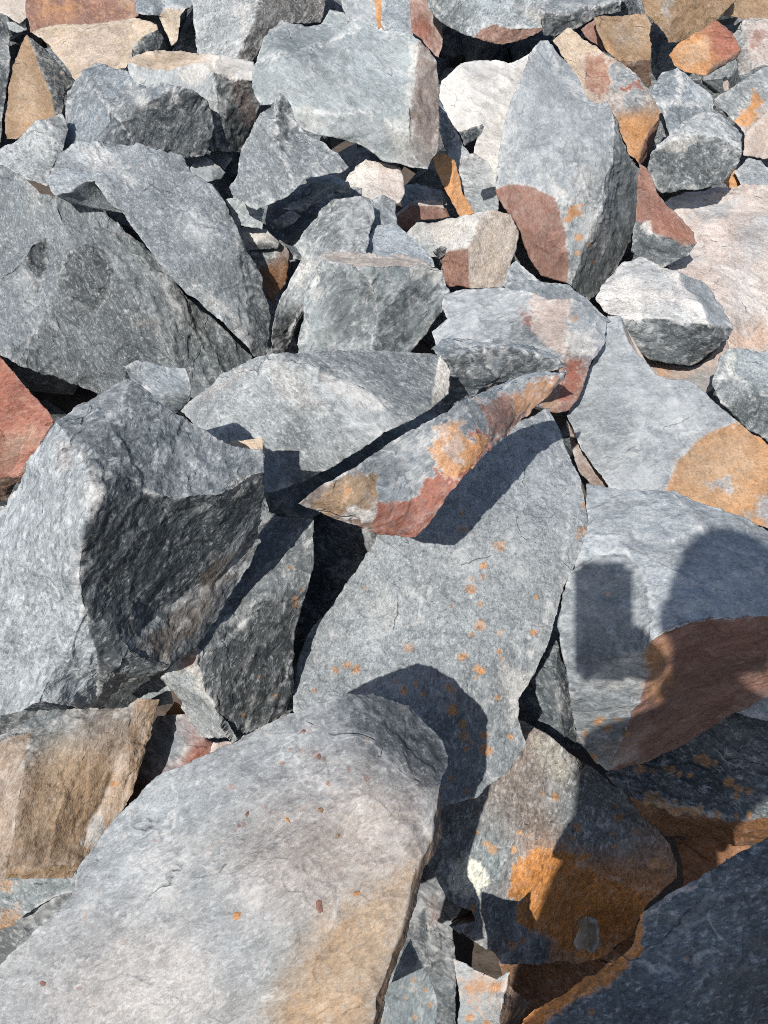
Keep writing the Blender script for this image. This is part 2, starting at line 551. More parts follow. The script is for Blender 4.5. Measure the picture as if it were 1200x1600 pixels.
    for zc in zones:
        c = PAL[zc[0]] if isinstance(zc[0], str) else zc[0]
        poly = pts(zc[1]); soft = zc[2] if len(zc) > 2 else 3.0; amt = zc[3] if len(zc) > 3 else 1.0
        zs = loop_segs(poly)        # a stain that reaches the rim of the stone runs over it
        far = seg_dist(np.array([((a_[0] + b_[0]) / 2, (a_[1] + b_[1]) / 2) for a_, b_ in zs]), loop_segs(O)) > 6.0
        zs = [q_ for q_, f_ in zip(zs, far) if f_] or zs
        d = np.minimum(seg_dist(VZ, zs), 60.0) * np.where(in_poly(VZ, poly), 1, -1) + jf * min(3.0, soft)
        m = np.clip(d / (soft * .7) * .5 + .5, 0, 1)
        rim = np.exp(-((m - .45) / .3) ** 2) * (soft < 7) * (m > .02) * (.35 if max(c) > .15 else 0)
        m = (m * amt * np.clip(1 + .45 * jz, 0, 1.0))[:, None]
        base = base * (1 - m) + np.array(c) * m
        base = base * (1 - rim[:, None]) + np.array((.42, .39, .36)) * rim[:, None]
    if spots:
        c = np.array(PAL[spots[0]])
        VS = Vp + np.stack([jx, jy], 1) * 2.6
        for sx_, sy_, sr in pts(spots[1]):
            rs = random.Random(int(sx_ * 131 + sy_ * 17))
            el, an, am_ = rs.uniform(.65, 1.0), rs.uniform(0, 3.14), rs.uniform(.5, 1.0)
            qx, qy = VS[:, 0] - sx_, VS[:, 1] - sy_
            qa, qb = qx * math.cos(an) + qy * math.sin(an), (qy * math.cos(an) - qx * math.sin(an)) / el
            d = sr * rs.uniform(.7, 1.15) - np.hypot(qa, qb) + jf * .8
            m = (np.clip(d / 2.4 + .5, 0, 1) * am_ * np.clip(1 + .5 * jz, .3, 1))[:, None]
            base = base * (1 - m) + c * m
    base = base * tone
    ed = seg_dist(Vp, loop_segs(O) + [s for c in cr for s in zip(c[:-1], c[1:])])
    edm = np.exp(-(ed / 5.0) ** 2) * edge + np.exp(-ed / 22.0) * edge * .22
    # back of the stone
    loop = E[cnt == 1]
    nxt = {}
    for a, b, c in T:
        for p_, q_ in ((a, b), (b, c), (c, a)):
            nxt.setdefault((int(p_), int(q_)), 0)
    be = {tuple(e) for e in loop.tolist()}
    order = {}
    for (p_, q_) in nxt:
        if (min(p_, q_), max(p_, q_)) in be:
            order[p_] = q_
    st0 = next(iter(order)); lp = [st0]; c_ = order[st0]
    while c_ != st0 and c_ in order and len(lp) <= len(order):
        lp.append(c_); c_ = order[c_]
    lp = np.array(lp)
    size = math.sqrt(max(1.0, 0.5 * abs(sum(O[i][0] * O[(i + 1) % len(O)][1] - O[(i + 1) % len(O)][0] * O[i][1] for i in range(len(O)))))) * zm / F
    tk = th if th else min(.34, max(.05, .62 * size))
    B = P[lp]
    ctr = B.mean(0)
    axis = ctr / np.linalg.norm(ctr)
    layers, Tall = [P], [T]
    prev, cnt0 = lp, len(P)
    for f_, s_ in ((.06, .985), (.22, .955), (.5, .88), (.8, .70), (1.0, .42)):
        L_ = B * (1 + 0 * f_) - ctr
        ax = (L_ @ axis)[:, None] * axis
        flat = L_ - ax
        al = L_ @ axis
        dep = np.maximum(al * (1 - .75 * f_) + tk * f_, al + tk * f_ * .4)
        ringp = ctr + flat * s_ + axis * dep[:, None]
        # never let the back peep out past the traced edge: keep each point inside its own sight line
        layers.append(ringp)
        cur = cnt0 + np.arange(len(lp)); cnt0 += len(lp)
        a_, b_ = prev, np.roll(prev, -1); c2, d2 = cur, np.roll(cur, -1)
        Tall += [np.stack([a_, c2, b_], 1), np.stack([b_, c2, d2], 1)]
        prev = cur
    layers.append((ringp.mean(0) + axis * tk * .03)[None]); tip = cnt0
    Tall.append(np.stack([prev, np.full(len(prev), tip), np.roll(prev, -1)], 1))
    P0n = len(P)
    P = np.concatenate(layers); T = np.concatenate(Tall)
    back = sc.mean(0) * tone
    base = np.concatenate([base, np.tile(back, (len(P) - P0n, 1))])
    base[P0n:P0n + len(lp)] = base[lp]
    edm = np.concatenate([edm, np.zeros(len(P) - P0n)])
    # relief: slow swells, broken layers, grit
    Nn = vnormals(P, T)
    Nn[:P0n] = vnormals(P[:P0n], Tall[0])
    a = math.radians(ang)
    X = np.array((math.cos(a), math.sin(a), 0.0)); Y = np.array((-math.sin(a), math.cos(a), 0.0)); Zx = np.array((0, 0, 1.0))
    Lc = np.stack([P @ X, P @ Y, P @ Zx], 1) + sid * 1.37
    sz = max(.04, size)
    lim = 1 if sz > .12 else sz / .12
    wj = np.stack([fbm(Lc * 9, 3, 200 + k) for k in range(3)], 1) * .3
    f1, f2, ci = worley(Lc * np.array((7.5, 12.5, 12.5)) + wj, 3)
    g1, g2, cj = worley(Lc * np.array((21, 36, 36)) + wj * 2, 13)
    msk = np.clip(fbm(Lc * 3.1, 2, 88) * .9 + .55, .08, 1)
    ridge = np.exp(-((f2 - f1) / .11) ** 2) * msk
    ridge2 = np.exp(-((g2 - g1) / .13) ** 2) * msk
    d = fbm(Lc * np.array((5, 7, 7)), 2, 21) * .0050 * lim
    d += (f1 ** 2 - .25) * .0075 * lim * msk + ci * .0022 * lim * msk
    d += (g1 ** 2 - .25) * .0026 * lim * msk
    lay = fbm(Lc * np.array((9, 22, 22)), 3, 31, .55)
    d += (np.abs(lay) - .35) * .0032 * lim
    stp = fbm(Lc * np.array((4, 7, 7)), 3, 77, .5) * 2.0
    d += ((np.floor(stp) + np.clip((stp - np.floor(stp)) * 10, 0, 1)) / 2.5 - .4) * .0068 * lim
    d += fbm(Lc * np.array((48, 75, 75)), 3, 41, .6) * .0011
    d += fbm(Lc * np.array((170, 240, 240)), 2, 61, .6) * .0005
    d -= np.clip(edm, 0, 1) * np.clip(fbm(Lc * 22, 3, 91) + .25, 0, 1) * .006 * lim
    # fresh breaks, old skin and dust: tone by fracture face and in clouds
    cloud = fbm(Lc * np.array((6, 9, 9)), 4, 301, .6)
    tonev = np.clip(1 + vary * (.17 * cloud + .16 * ci * msk + .09 * cj * msk), .35, 1.8)
    base = base * tonev[:, None]
    edm = np.clip(edm + edge * (.55 * ridge + .25 * ridge2), 0, 1)
    dustv = np.clip(dust + vary * .30 * fbm(Lc * np.array((5, 7.5, 7.5)) + 9, 3, 331, .55), 0, 1)
    ramp = np.ones(len(P))
    D = Nn * (d * rough * ramp)[:, None]
    nl = len(lp)
    D[P0n:P0n + nl] = D[lp]                     # the rim moves with the face it belongs to
    D[P0n + nl:P0n + 2 * nl] = .6 * D[lp] + .4 * D[P0n + nl:P0n + 2 * nl]
    P = P + D
    # world, own frame
    Wd = to_world(P)
    c0 = Wd.mean(0) - PN * 0.5 * tk
    ex = RIGHT * X[0] + UP * X[1]; ey = RIGHT * Y[0] + UP * Y[1]; ez = -FWD
    M = np.stack([ex, ey, ez], 1)
    loc = (Wd - c0) @ M
    mask = np.stack([dustv, np.full(len(P), rust), np.clip(edm, 0, 1)], 1)
    if mat == 's1':
        mat = 's'
    elif mat == 's':
        mat = ('s', 's2', 's', 's3', 's2')[(sid * 7 + 3) % 5]
        base = base * np.array(((1.02, 1.0, .97), (.97, 1.0, 1.04), (1, 1, 1), (.97, 1.01, .99))[(sid * 5) % 4])
    me = set_mesh(name, loc, T, base, mask, MATS[mat])
    ob = bpy.data.objects.new(name, me)
    COL.objects.link(ob)
    mw = Matrix.Identity(4)
    for i in range(3):
        for j in range(3):
            mw[i][j] = M[i, j]
        mw[i][3] = c0[i]
    ob.matrix_world = mw
    ob["label"] = label
    ob["category"] = name.split("_")[-1]
    ob["group"] = "broken rocks lying in the heap"
    return ob

# ================================================================== THE ROCKS, nearest first
# ---- foreground
rock("huge smooth pale grey boulder with an ochre-brown flank filling the lower left foreground",
     "545,1083 585,1083 622,1096 640,1105 690,1150 704,1182 698,1200 688,1225 695,1262 690,1310 665,1365 648,1425 630,1490 605,1560 588,1660 -90,1660 -90,1570 0,1505 60,1450 108,1398 120,1360 170,1290 240,1215 330,1175 420,1130 490,1100",
     [(480, 1200, -.05, .42, (.205, .216, .222)), (250, 1290, -.28, .42, (.215, .230, .238)), (330, 1480, -.05, .2, (.21, .222, .228)), (560, 1330, .0, .25, (.235, .21, .185)), (100, 1570, -.2, .2, (.225, .23, .232)), (520, 1560, .05, .1, (.215, .205, .185)),
      (640, 1130, .55, .62, 'gm'), (668, 1390, .88, -.1, 'br')],  # the dark top-corner facet has its shade painted into the colour
     ["540,1083 590,1122 640,1160 688,1202", "688,1225 684,1265 676,1312 652,1365 636,1425 616,1490 592,1560 575,1660"],
     [('b', "575,1660 590,1560 616,1490 650,1370 670,1330 640,1345 600,1385 545,1405 500,1440 470,1490 450,1540 420,1600 400,1660", 42, .9),
      ('t', "560,1450 640,1360 640,1420 560,1560 480,1600", 40, .5), ('p', "330,1330 480,1190 640,1190 675,1300 600,1370 500,1400 380,1440", 60, .28), ('p', "60,1560 200,1440 300,1440 380,1600 100,1620", 60, .25),
      ('w', "180,1500 260,1460 330,1500 340,1570 250,1640 160,1640 140,1560", 40, .3), ('w', "205,1330 330,1290 300,1360 270,1420 210,1400", 30, .3)],
     ('rb', "482,1140,5 470,1178,5 492,1180,6 505,1188,4 455,1172,3 440,1190,4 575,1215,5 372,1290,4 366,1297,3 380,1286,4 412,1262,3 420,1268,3 350,1232,3 360,1228,4 240,1313,4 265,1303,4 570,1160,4 515,1225,4 545,1200,4 370,1430,4 425,1440,3 120,1545,6 560,1395,3"),
     h=.06, gap=.10, sm=5, th=.35, mat='d', ang=28, dust=.38, rust=.16, edge=.4, rough=.5, name='boulder', tone=1.0, fine=3.2, vary=.8, fac=.55)

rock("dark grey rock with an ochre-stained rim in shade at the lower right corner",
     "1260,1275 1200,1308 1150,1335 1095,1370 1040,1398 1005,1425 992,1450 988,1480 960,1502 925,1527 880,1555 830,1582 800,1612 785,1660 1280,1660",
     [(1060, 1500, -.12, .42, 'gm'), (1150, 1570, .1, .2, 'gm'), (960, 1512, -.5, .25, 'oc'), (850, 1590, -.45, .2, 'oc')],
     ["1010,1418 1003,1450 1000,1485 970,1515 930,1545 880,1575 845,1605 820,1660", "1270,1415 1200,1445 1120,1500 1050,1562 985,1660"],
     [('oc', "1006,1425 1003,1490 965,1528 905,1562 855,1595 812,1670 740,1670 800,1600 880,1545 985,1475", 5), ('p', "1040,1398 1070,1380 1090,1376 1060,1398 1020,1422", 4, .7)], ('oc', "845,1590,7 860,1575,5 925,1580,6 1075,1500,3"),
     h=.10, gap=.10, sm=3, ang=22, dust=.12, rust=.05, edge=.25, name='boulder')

rock("grey wedge with orange lichen spots squeezed against the big boulder at the bottom",
     "640,1468 655,1500 672,1530 683,1562 688,1660 570,1660 600,1560",
     [(640, 1570, .05, .35, 'g')], [], [], ('o', "644,1532,5 664,1548,5 636,1560,4 650,1590,4 672,1572,4 628,1610,4"), h=-.22, gap=.02, ang=70, rust=.2)
rock("small speckled stone with orange spots wedged in the bottom gap",
     "708,1497 740,1515 775,1530 795,1515 802,1545 828,1567 812,1600 790,1660 712,1660 718,1560",
     [(745, 1570, -.15, .3, 'gl'), (800, 1580, .7, -.2, 'br')], ["797,1515 786,1560 775,1660"], [('o', "715,1530 750,1535 780,1540 770,1560 735,1550", 8, .6)],
     ('o', "730,1545,7 752,1538,6 775,1545,6 735,1588,6 760,1600,6 722,1620,5"), h=-.32, gap=.02, ang=10, rust=.45)
rock("big rounded grey boulder with a rust-brown front face at the right edge",
     "915,752 950,758 1000,763 1055,762 1095,780 1130,795 1165,808 1210,830 1280,850 1280,1060 1200,1085 1160,1105 1100,1150 1050,1175 1000,1195 950,1207 930,1196 905,1160 892,1110 886,1060 876,1010 872,980 880,930 893,890 905,862 916,830 917,790",
     [(990, 810, -.05, .52, 'gl'), (1130, 900, .1, .45, 'gl'), (1150, 820, .2, .6, 'gl'), (930, 960, -.42, -.05, 'g'), (1110, 1050, .2, -.58, 'rb'), (960, 1120, -.34, -.38, 'g')],
     ["892,885 930,868 980,864 1006,900 1018,950 1012,1008 985,1030 925,1062 884,1085", "1012,1008 1040,988 1075,975 1110,970 1190,966 1290,972", "1012,1008 1014,1060 990,1120 955,1207", "1050,762 1075,800 1110,838 1175,866 1290,880"],
     [('rb', "1020,1005 1060,985 1190,972 1290,978 1280,1060 1160,1105 1050,1170 1010,1180 1000,1120 1015,1060", 8), ('o', "1010,1010 1040,1000 1050,1050 1030,1100 1010,1080", 12, .6), ('w', "925,1060 980,1020 1010,1015 1010,1050 960,1080", 14, .55),
      ('p', "930,1160 1000,1150 1000,1195 950,1205", 12, .4)],
     ('o', "935,1135,8 950,1145,8 965,1130,6 915,1150,5 925,1190,8 905,1160,4 985,1150,5 948,927,4 940,1128,6"),
     h=.08, gap=.06, sm=2, th=.34, mat='d', ang=15, dust=.42, rust=.1, edge=.6, rough=.9, name='boulder', fac=.8)
rock("small light grey rock peeping out below the brown-faced boulder at the right edge",
     "1140,1112 1160,1085 1185,1055 1290,1030 1290,1140 1200,1127", [(1190, 1095, -.1, .1, 'gl')], h=0, gap=.03)
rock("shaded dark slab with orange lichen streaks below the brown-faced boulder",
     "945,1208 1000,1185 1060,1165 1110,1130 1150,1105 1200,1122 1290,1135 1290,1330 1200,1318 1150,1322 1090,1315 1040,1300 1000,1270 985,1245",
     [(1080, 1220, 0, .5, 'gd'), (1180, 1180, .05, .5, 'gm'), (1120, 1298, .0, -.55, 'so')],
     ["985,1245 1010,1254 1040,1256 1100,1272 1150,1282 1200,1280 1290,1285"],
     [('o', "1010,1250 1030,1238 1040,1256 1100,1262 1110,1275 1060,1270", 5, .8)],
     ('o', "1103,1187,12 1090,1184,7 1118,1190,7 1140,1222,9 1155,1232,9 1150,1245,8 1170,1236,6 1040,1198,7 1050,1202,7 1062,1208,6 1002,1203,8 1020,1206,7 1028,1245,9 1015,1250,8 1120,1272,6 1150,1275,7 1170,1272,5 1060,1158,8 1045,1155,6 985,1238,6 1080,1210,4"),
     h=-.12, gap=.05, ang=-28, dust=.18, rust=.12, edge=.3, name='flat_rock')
rock("ochre-coated stone deep in the shaded pit at the lower right",
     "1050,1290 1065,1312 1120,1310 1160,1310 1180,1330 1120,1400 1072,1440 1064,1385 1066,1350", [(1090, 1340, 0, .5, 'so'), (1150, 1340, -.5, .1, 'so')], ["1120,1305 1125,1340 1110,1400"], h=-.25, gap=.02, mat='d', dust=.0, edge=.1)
# ---- centre
rock("red-brown and grey sliver lying across the top of the large flat slab",
     "465,787 480,775 530,745 600,700 650,665 700,640 738,618 752,600 800,587 850,579 888,577 886,590 860,617 830,642 790,682 757,706 722,746 702,771 677,811 650,839 630,839 600,834 560,822 520,808 490,797",
     [(600, 760, .0, .22, 'g'), (800, 630, .05, .22, 'g'), (800, 592, -.1, .75, 'gl'), (795, 668, .68, -.3, 'gm'), (560, 817, -.25, -.6, 'br')],
     ["725,628 752,608 800,595 850,586 892,580", "868,580 856,604 832,630 796,668 765,692 728,735 712,752", "460,791 520,806 570,822 640,836"],
     [('r', "597,790 640,787 655,762 668,745 690,735 715,735 742,668 775,668 770,720 740,775 700,835 650,865 590,850 578,812", 4),
      ('o', "678,668 700,652 725,655 735,690 752,672 765,690 735,722 715,748 692,745 680,720", 4, .8), ('p', "700,690 715,670 722,700 705,725", 5, .6),
      ('rb', "752,622 800,608 850,598 875,582 880,610 835,655 795,682 775,675 765,650", 4, .9), ('o', "800,615 865,590 870,612 835,645 805,655", 6, .6),
      ('b', "475,787 512,760 545,740 590,738 592,775 580,802 535,806 500,798", 4), ('o', "532,770 542,750 548,775 535,800", 3, .8), ('w', "535,800 560,792 590,795 580,812 550,812", 4, .8), ('w', "640,700 700,655 715,640 730,640 700,670 660,720", 8, .4)],
     None,
     h=.18, gap=.11, th=.06, ang=38, dust=.3, rust=.2, edge=.7, name='flat_rock', rough=.8)
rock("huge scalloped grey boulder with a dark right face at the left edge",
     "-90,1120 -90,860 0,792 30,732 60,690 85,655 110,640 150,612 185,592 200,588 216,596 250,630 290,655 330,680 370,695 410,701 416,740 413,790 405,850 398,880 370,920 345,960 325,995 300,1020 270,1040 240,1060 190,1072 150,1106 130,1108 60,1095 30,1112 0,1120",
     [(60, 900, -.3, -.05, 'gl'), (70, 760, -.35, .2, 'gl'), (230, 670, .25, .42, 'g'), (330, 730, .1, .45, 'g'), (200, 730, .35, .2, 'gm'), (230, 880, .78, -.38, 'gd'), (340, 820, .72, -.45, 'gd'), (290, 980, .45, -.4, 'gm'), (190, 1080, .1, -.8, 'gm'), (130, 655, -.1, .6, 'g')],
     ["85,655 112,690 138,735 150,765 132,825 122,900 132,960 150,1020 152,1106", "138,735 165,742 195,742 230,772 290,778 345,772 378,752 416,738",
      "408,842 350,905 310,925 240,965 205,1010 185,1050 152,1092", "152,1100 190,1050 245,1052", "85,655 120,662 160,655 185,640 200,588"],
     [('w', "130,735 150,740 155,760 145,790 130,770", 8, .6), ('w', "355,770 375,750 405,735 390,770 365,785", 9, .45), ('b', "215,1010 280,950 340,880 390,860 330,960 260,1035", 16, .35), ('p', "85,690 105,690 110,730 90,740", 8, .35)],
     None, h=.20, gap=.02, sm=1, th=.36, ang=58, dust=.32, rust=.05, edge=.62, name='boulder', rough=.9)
rock("small square-ended tan stone set behind the top of the scalloped boulder",
     "352,690 375,688 411,682 412,716 396,735 360,720", [(390, 700, -.05, .1, 't')], h=.2, gap=.03, th=.08, name='stone', mat='q')
rock("three-sided wedge with a dark inner face standing beside the black pit",
     "250,1062 292,1005 318,975 345,940 378,885 402,838 430,805 488,808 492,850 490,880 475,940 462,990 458,1040 460,1085 455,1112 425,1130 387,1146 375,1161 310,1152 295,1130 280,1096",
     [(400, 900, -.3, .5, 'g'), (430, 960, .6, -.12, 'gd'), (390, 1080, .55, -.3, 'gd'), (310, 1100, -.4, -.4, 'gl')],  # inner face coloured darker to deepen its shade
     ["489,842 458,884 432,916 407,949 362,989 325,1022 308,1014 288,1006", "325,1020 308,1045 320,1085 345,1122 372,1165"],
     [('rb', "288,1030 312,1010 316,1025 300,1052 285,1055", 4, .8), ('w', "305,1040 318,1085 345,1122 335,1110 300,1065", 5, .6)], ('o', "461,937,7 461,946,5 455,888,5 472,920,3 428,1086,4 384,1120,4 408,1058,3"),
     h=.12, gap=.02, th=.22, ang=72, dust=.15, rust=.05, edge=.55, name='rock')
rock("large flat pale slab sprinkled with orange lichen spots in the centre",
     "858,637 880,690 905,740 915,790 918,835 905,870 885,910 870,960 855,1010 835,1050 812,1090 810,1120 822,1160 800,1200 745,1245 690,1262 640,1245 590,1160 500,1130 458,1112 458,1070 470,1010 495,970 520,945 545,905 570,870 588,845 600,815 640,800 690,730 760,690 820,655",
     [(700, 930, -.03, .55, 'gl'), (560, 1020, -.10, .55, 'gl'), (850, 800, .06, .60, 'gl'), (750, 1130, .08, .36, 'g'), (888, 760, .25, .55, 'gl')],
     ["590,1075 650,1078 700,1092 760,1098 818,1092", "850,640 872,710 890,790 884,850 866,925 840,1000 815,1045"],
     [('w', "570,940 600,920 640,960 600,990", 20, .2), ('w', "770,1020 830,1060 815,1130 800,1140 790,1080", 8, .45)],
     ('o', "725,800,6 723,828,7 730,832,4 782,853,8 776,848,4 738,905,5 754,885,5 755,900,5 736,921,7 752,945,6 836,935,5 706,948,4 750,977,8 780,990,6 834,990,6 637,1011,8 724,1025,7 746,1045,6 752,1052,7 745,1060,6 780,1018,6 543,1037,7 525,1045,5 558,1045,6 490,1080,5 778,1090,6 912,790,6 908,828,7 901,838,5 912,838,5 630,1080,6 660,1083,7 704,1078,9 650,1068,5 708,1110,9 722,1130,8 725,1146,8 757,1150,9 762,1172,10 727,1166,7 800,1152,6 738,1158,5 620,1065,4 568,918,4 785,1030,5 738,990,4 690,1230,5 740,1250,7 728,1235,6 705,1215,6"),
     h=-.02, gap=.10, sm=2, th=.1, mat='s1', ang=82, dust=.42, rust=.1, edge=.5, rough=.6, name='flat_rock', fine=2.9, vary=.6, fac=.3)
rock("small whitish stone half sunk in the ochre hollow of the lichen slab",
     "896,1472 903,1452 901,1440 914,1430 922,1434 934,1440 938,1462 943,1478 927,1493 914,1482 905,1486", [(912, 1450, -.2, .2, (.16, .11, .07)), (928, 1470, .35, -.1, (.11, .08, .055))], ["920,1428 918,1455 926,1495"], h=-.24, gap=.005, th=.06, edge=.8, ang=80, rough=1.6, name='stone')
rock("mottled grey slab with a round cream lichen patch and an ochre hollow",
     "800,1120 828,1130 850,1143 880,1165 930,1205 985,1245 1020,1275 1045,1315 1060,1352 1058,1376 1035,1395 1010,1428 985,1470 940,1500 900,1510 870,1503 850,1508 785,1510 768,1490 735,1470 700,1448 742,1441 735,1425 700,1405 680,1370 655,1330 690,1250 745,1215 770,1180",
     [(760, 1350, -.1, .3, 'g'), (930, 1280, .12, .45, 'g'), (800, 1440, -.12, .2, 'g'), (930, 1420, .0, -.35, 'oc'), (870, 1400, .3, .05, 'oc')],
     ["835,1460 850,1400 872,1368 905,1343 945,1366 985,1385 1018,1408", "872,1368 900,1420 905,1510"],
     [('oc', "800,1350 835,1322 880,1330 925,1335 905,1350 960,1370 1030,1400 1000,1440 950,1480 940,1505 900,1500 850,1455 805,1450 815,1420 790,1405", 4),
      ('gm', "835,1460 860,1470 870,1505 835,1510 800,1510 815,1480", 4), ('wl', "706,1346 735,1336 756,1350 760,1380 746,1404 726,1407 708,1390 701,1364", 3), ('wl', "835,1150 865,1165 890,1200 870,1225 845,1200", 14, .45)],
     ('o', "768,1326,9 760,1318,6 745,1300,4 805,1330,7 820,1345,6 812,1360,7 968,1277,9 960,1260,6 958,1302,6 961,1322,5 902,1292,7 895,1310,5 880,1320,6 1020,1350,11 1038,1352,9 1030,1375,8 985,1345,6 800,1480,8 815,1470,8 790,1470,5 738,1420,7 850,1240,4 868,1245,5 812,1300,4 830,1305,4 705,1462,7 1000,1300,5"),
     h=-.1, gap=.08, sm=2, ang=75, dust=.25, rust=.06, edge=.4, name='flat_rock', th=.2)
# ---- right foreground
rock("domed grey slab with a diagonal ridge, its lower edge overhanging the red-brown sliver",
     "278,642 310,612 350,580 400,555 440,548 500,545 560,543 620,548 665,550 690,555 705,580 701,615 686,630 650,650 600,680 560,705 510,735 470,755 430,768 400,774 385,700 340,690 310,670",
     [(345, 610, -.45, .35, 'gl'), (580, 590, .18, .5, 'g'), (480, 680, -.08, .22, 'g'), (390, 640, -.12, .3, 'gl'), (692, 590, .5, .1, 'w')],
     ["322,690 332,650 370,612 410,580 445,556 430,540", "445,556 510,586 570,612 605,636 650,655", "688,550 680,590 672,640"],
     [('w', "420,560 470,590 500,640 460,640 430,600", 16, .35), ('w', "500,585 560,605 605,635 560,640 520,615", 12, .4), ('p', "498,580 512,585 508,590 498,586", 3, .8), ('p', "300,625 370,575 390,570 330,620", 8, .4)],
     None, h=.13, gap=.05, sm=4, th=.16, ang=-42, dust=.38, rust=.06, edge=.45, name='flat_rock', rough=.7, fac=.5)
rock("dark crumpled stone between the domed slab and the red-brown sliver",
     "672,548 690,532 740,535 790,530 830,540 870,555 890,573 850,584 800,592 750,607 740,625 700,650 680,640 700,600 703,575",
     [(750, 545, 0, .5, 'g'), (780, 575, .1, -.45, 'gd'), (730, 610, .0, -.3, 'gd')],
     ["672,562 700,560 740,550 790,545 835,552 892,570"], [('g', "760,555 790,550 800,575 775,585", 6, .6)], h=.04, gap=.04, ang=5, dust=.25, rough=1.3, edge=.7)
rock("grey rock with a pink patch and a red lower tip near the centre",
     "690,480 695,455 750,448 800,450 830,458 860,468 893,465 930,483 950,503 948,530 930,560 915,590 905,622 890,641 870,646 850,640 835,630 880,590 880,570 830,550 740,545 680,545 675,520 700,500",
     [(760, 490, -.02, .45, 'gl'), (925, 510, .3, .3, 'gl'), (890, 600, .05, .1, 'rb'), (850, 510, .05, .3, 'p')],
     ["893,462 890,500 888,545 878,575", "830,458 838,500 855,540 890,557", "890,550 935,545"],
     [('p', "825,470 870,478 884,500 888,550 865,548 838,525 828,500", 3), ('r', "815,485 828,490 828,512 818,508", 3, .8), ('gm', "785,525 800,508 832,512 855,535 850,545 800,532", 5, .8), ('r', "893,562 915,556 908,600 885,632 862,640 880,600", 3), ('w', "888,520 925,512 935,545 895,548", 5, .85), ('b', "840,625 870,605 880,640 860,645", 5, .6)],
     ('o', "901,496,6"), h=.05, gap=.05, th=.14, ang=20, dust=.45, rust=.08, edge=.7)
rock("blocky veined rock with a pink flat top and a dark scar near the centre",
     "466,556 472,500 480,450 500,396 520,390 560,394 620,398 650,400 695,420 697,440 708,465 690,490 660,530 638,556 560,556",
     [(530, 480, -.1, -.15, 'gm'), (590, 403, .0, .72, 'p'), (650, 480, .28, -.12, 'g'), (482, 490, -.65, .05, 'gl')],
     ["494,402 540,412 556,416 600,412 650,412 697,422", "556,416 580,445 590,470 584,520 578,560", "502,400 490,445 478,500 470,560"],
     [('gd', "580,552 592,505 605,475 625,452 648,442 668,450 695,446 670,475 645,488 636,520 615,552", 4), ('w', "640,412 690,420 690,438 650,430", 6, .6), ('w', "484,430 500,425 505,460 490,470", 7, .5), ('gl', "540,415 600,414 640,430 600,455 560,440", 12, .4)],
     None, h=.06, gap=.05, th=.24, ang=40, dust=.3, rust=.08, edge=.75)
rock("tall pale grey rock behind the blocky veined rock, running up to a notch",
     "424,556 426,515 430,490 450,440 470,400 460,385 480,355 500,330 520,308 560,304 582,310 586,335 576,365 572,395 560,410 500,410 478,480 445,556",
     [(530, 350, .05, .3, 'g'), (470, 440, -.35, .0, 'gl'), (455, 520, .55, -.5, 'gd')],
     ["470,395 480,402 510,398", "478,465 455,510 428,552"], [('w', "455,420 475,395 490,405 480,440 465,450", 8, .5)], None, h=.03, gap=.04, ang=55, dust=.42)
rock("smooth grey stone just above the pink-topped rock", "566,380 590,352 620,350 650,375 677,402 680,415 600,412 568,400", [(615, 380, 0, .4, 'gl')], h=.0, gap=.03, name='stone')
rock("small grey stone behind the smooth stone, beside the notch", "580,312 600,305 618,315 622,355 590,360 574,372", [(600, 335, .1, .3, 'g')], h=-.02, gap=.03, name='stone')
rock("grey slab with an orange-brown granite end on the right",
     "886,648 903,612 923,572 943,530 950,492 968,495 985,535 1005,560 1025,585 1045,592 1080,596 1112,625 1150,658 1200,692 1290,740 1290,850 1210,830 1165,815 1130,800 1095,785 1055,772 1000,772 950,765 935,735 912,705 897,680",
     [(980, 680, -.02, .45, 'gl'), (1090, 650, .08, .42, 'gl'), (1140, 740, .1, .32, 'o')],
     ["1035,785 1045,755 1062,718 1090,688 1120,672 1158,658", "1036,588 1052,620 1062,650 1070,705"],
     [('b', "1042,765 1060,720 1090,690 1150,660 1200,695 1290,740 1290,800 1180,812 1130,800 1095,782", 4, .55), ('t', "1060,750 1080,700 1150,680 1190,720 1150,780 1100,775", 25, .4), ('gl', "1110,755 1135,750 1140,765 1120,772", 5, .9), ('gl', "1165,795 1200,770 1290,800 1290,850 1200,830", 10, .8)],
     None, h=-.02, gap=.04, th=.14, mat='d', ang=15, dust=.5, rust=.05, edge=.4, rough=.55, name='flat_rock', fac=.3)
rock("thin splintered brown slab edge in the crack left of the granite-ended slab", "884,655 900,690 930,728 950,742 958,760 925,765 905,735 893,700", [(920, 725, -.3, -.2, 'pl')], h=-.05, gap=.02, th=.08, ang=-55, name='flat_rock')
rock("dark cracked stone deep in the gap beside the brown-faced boulder", "825,1150 810,1090 838,1040 870,1000 890,1060 895,1110 912,1170 870,1170", [(850, 1090, .1, .2, 'gm'), (885, 1100, .5, .0, 'gd')], ["875,1000 868,1060 885,1170"], h=-.16, gap=.03, dust=.3)
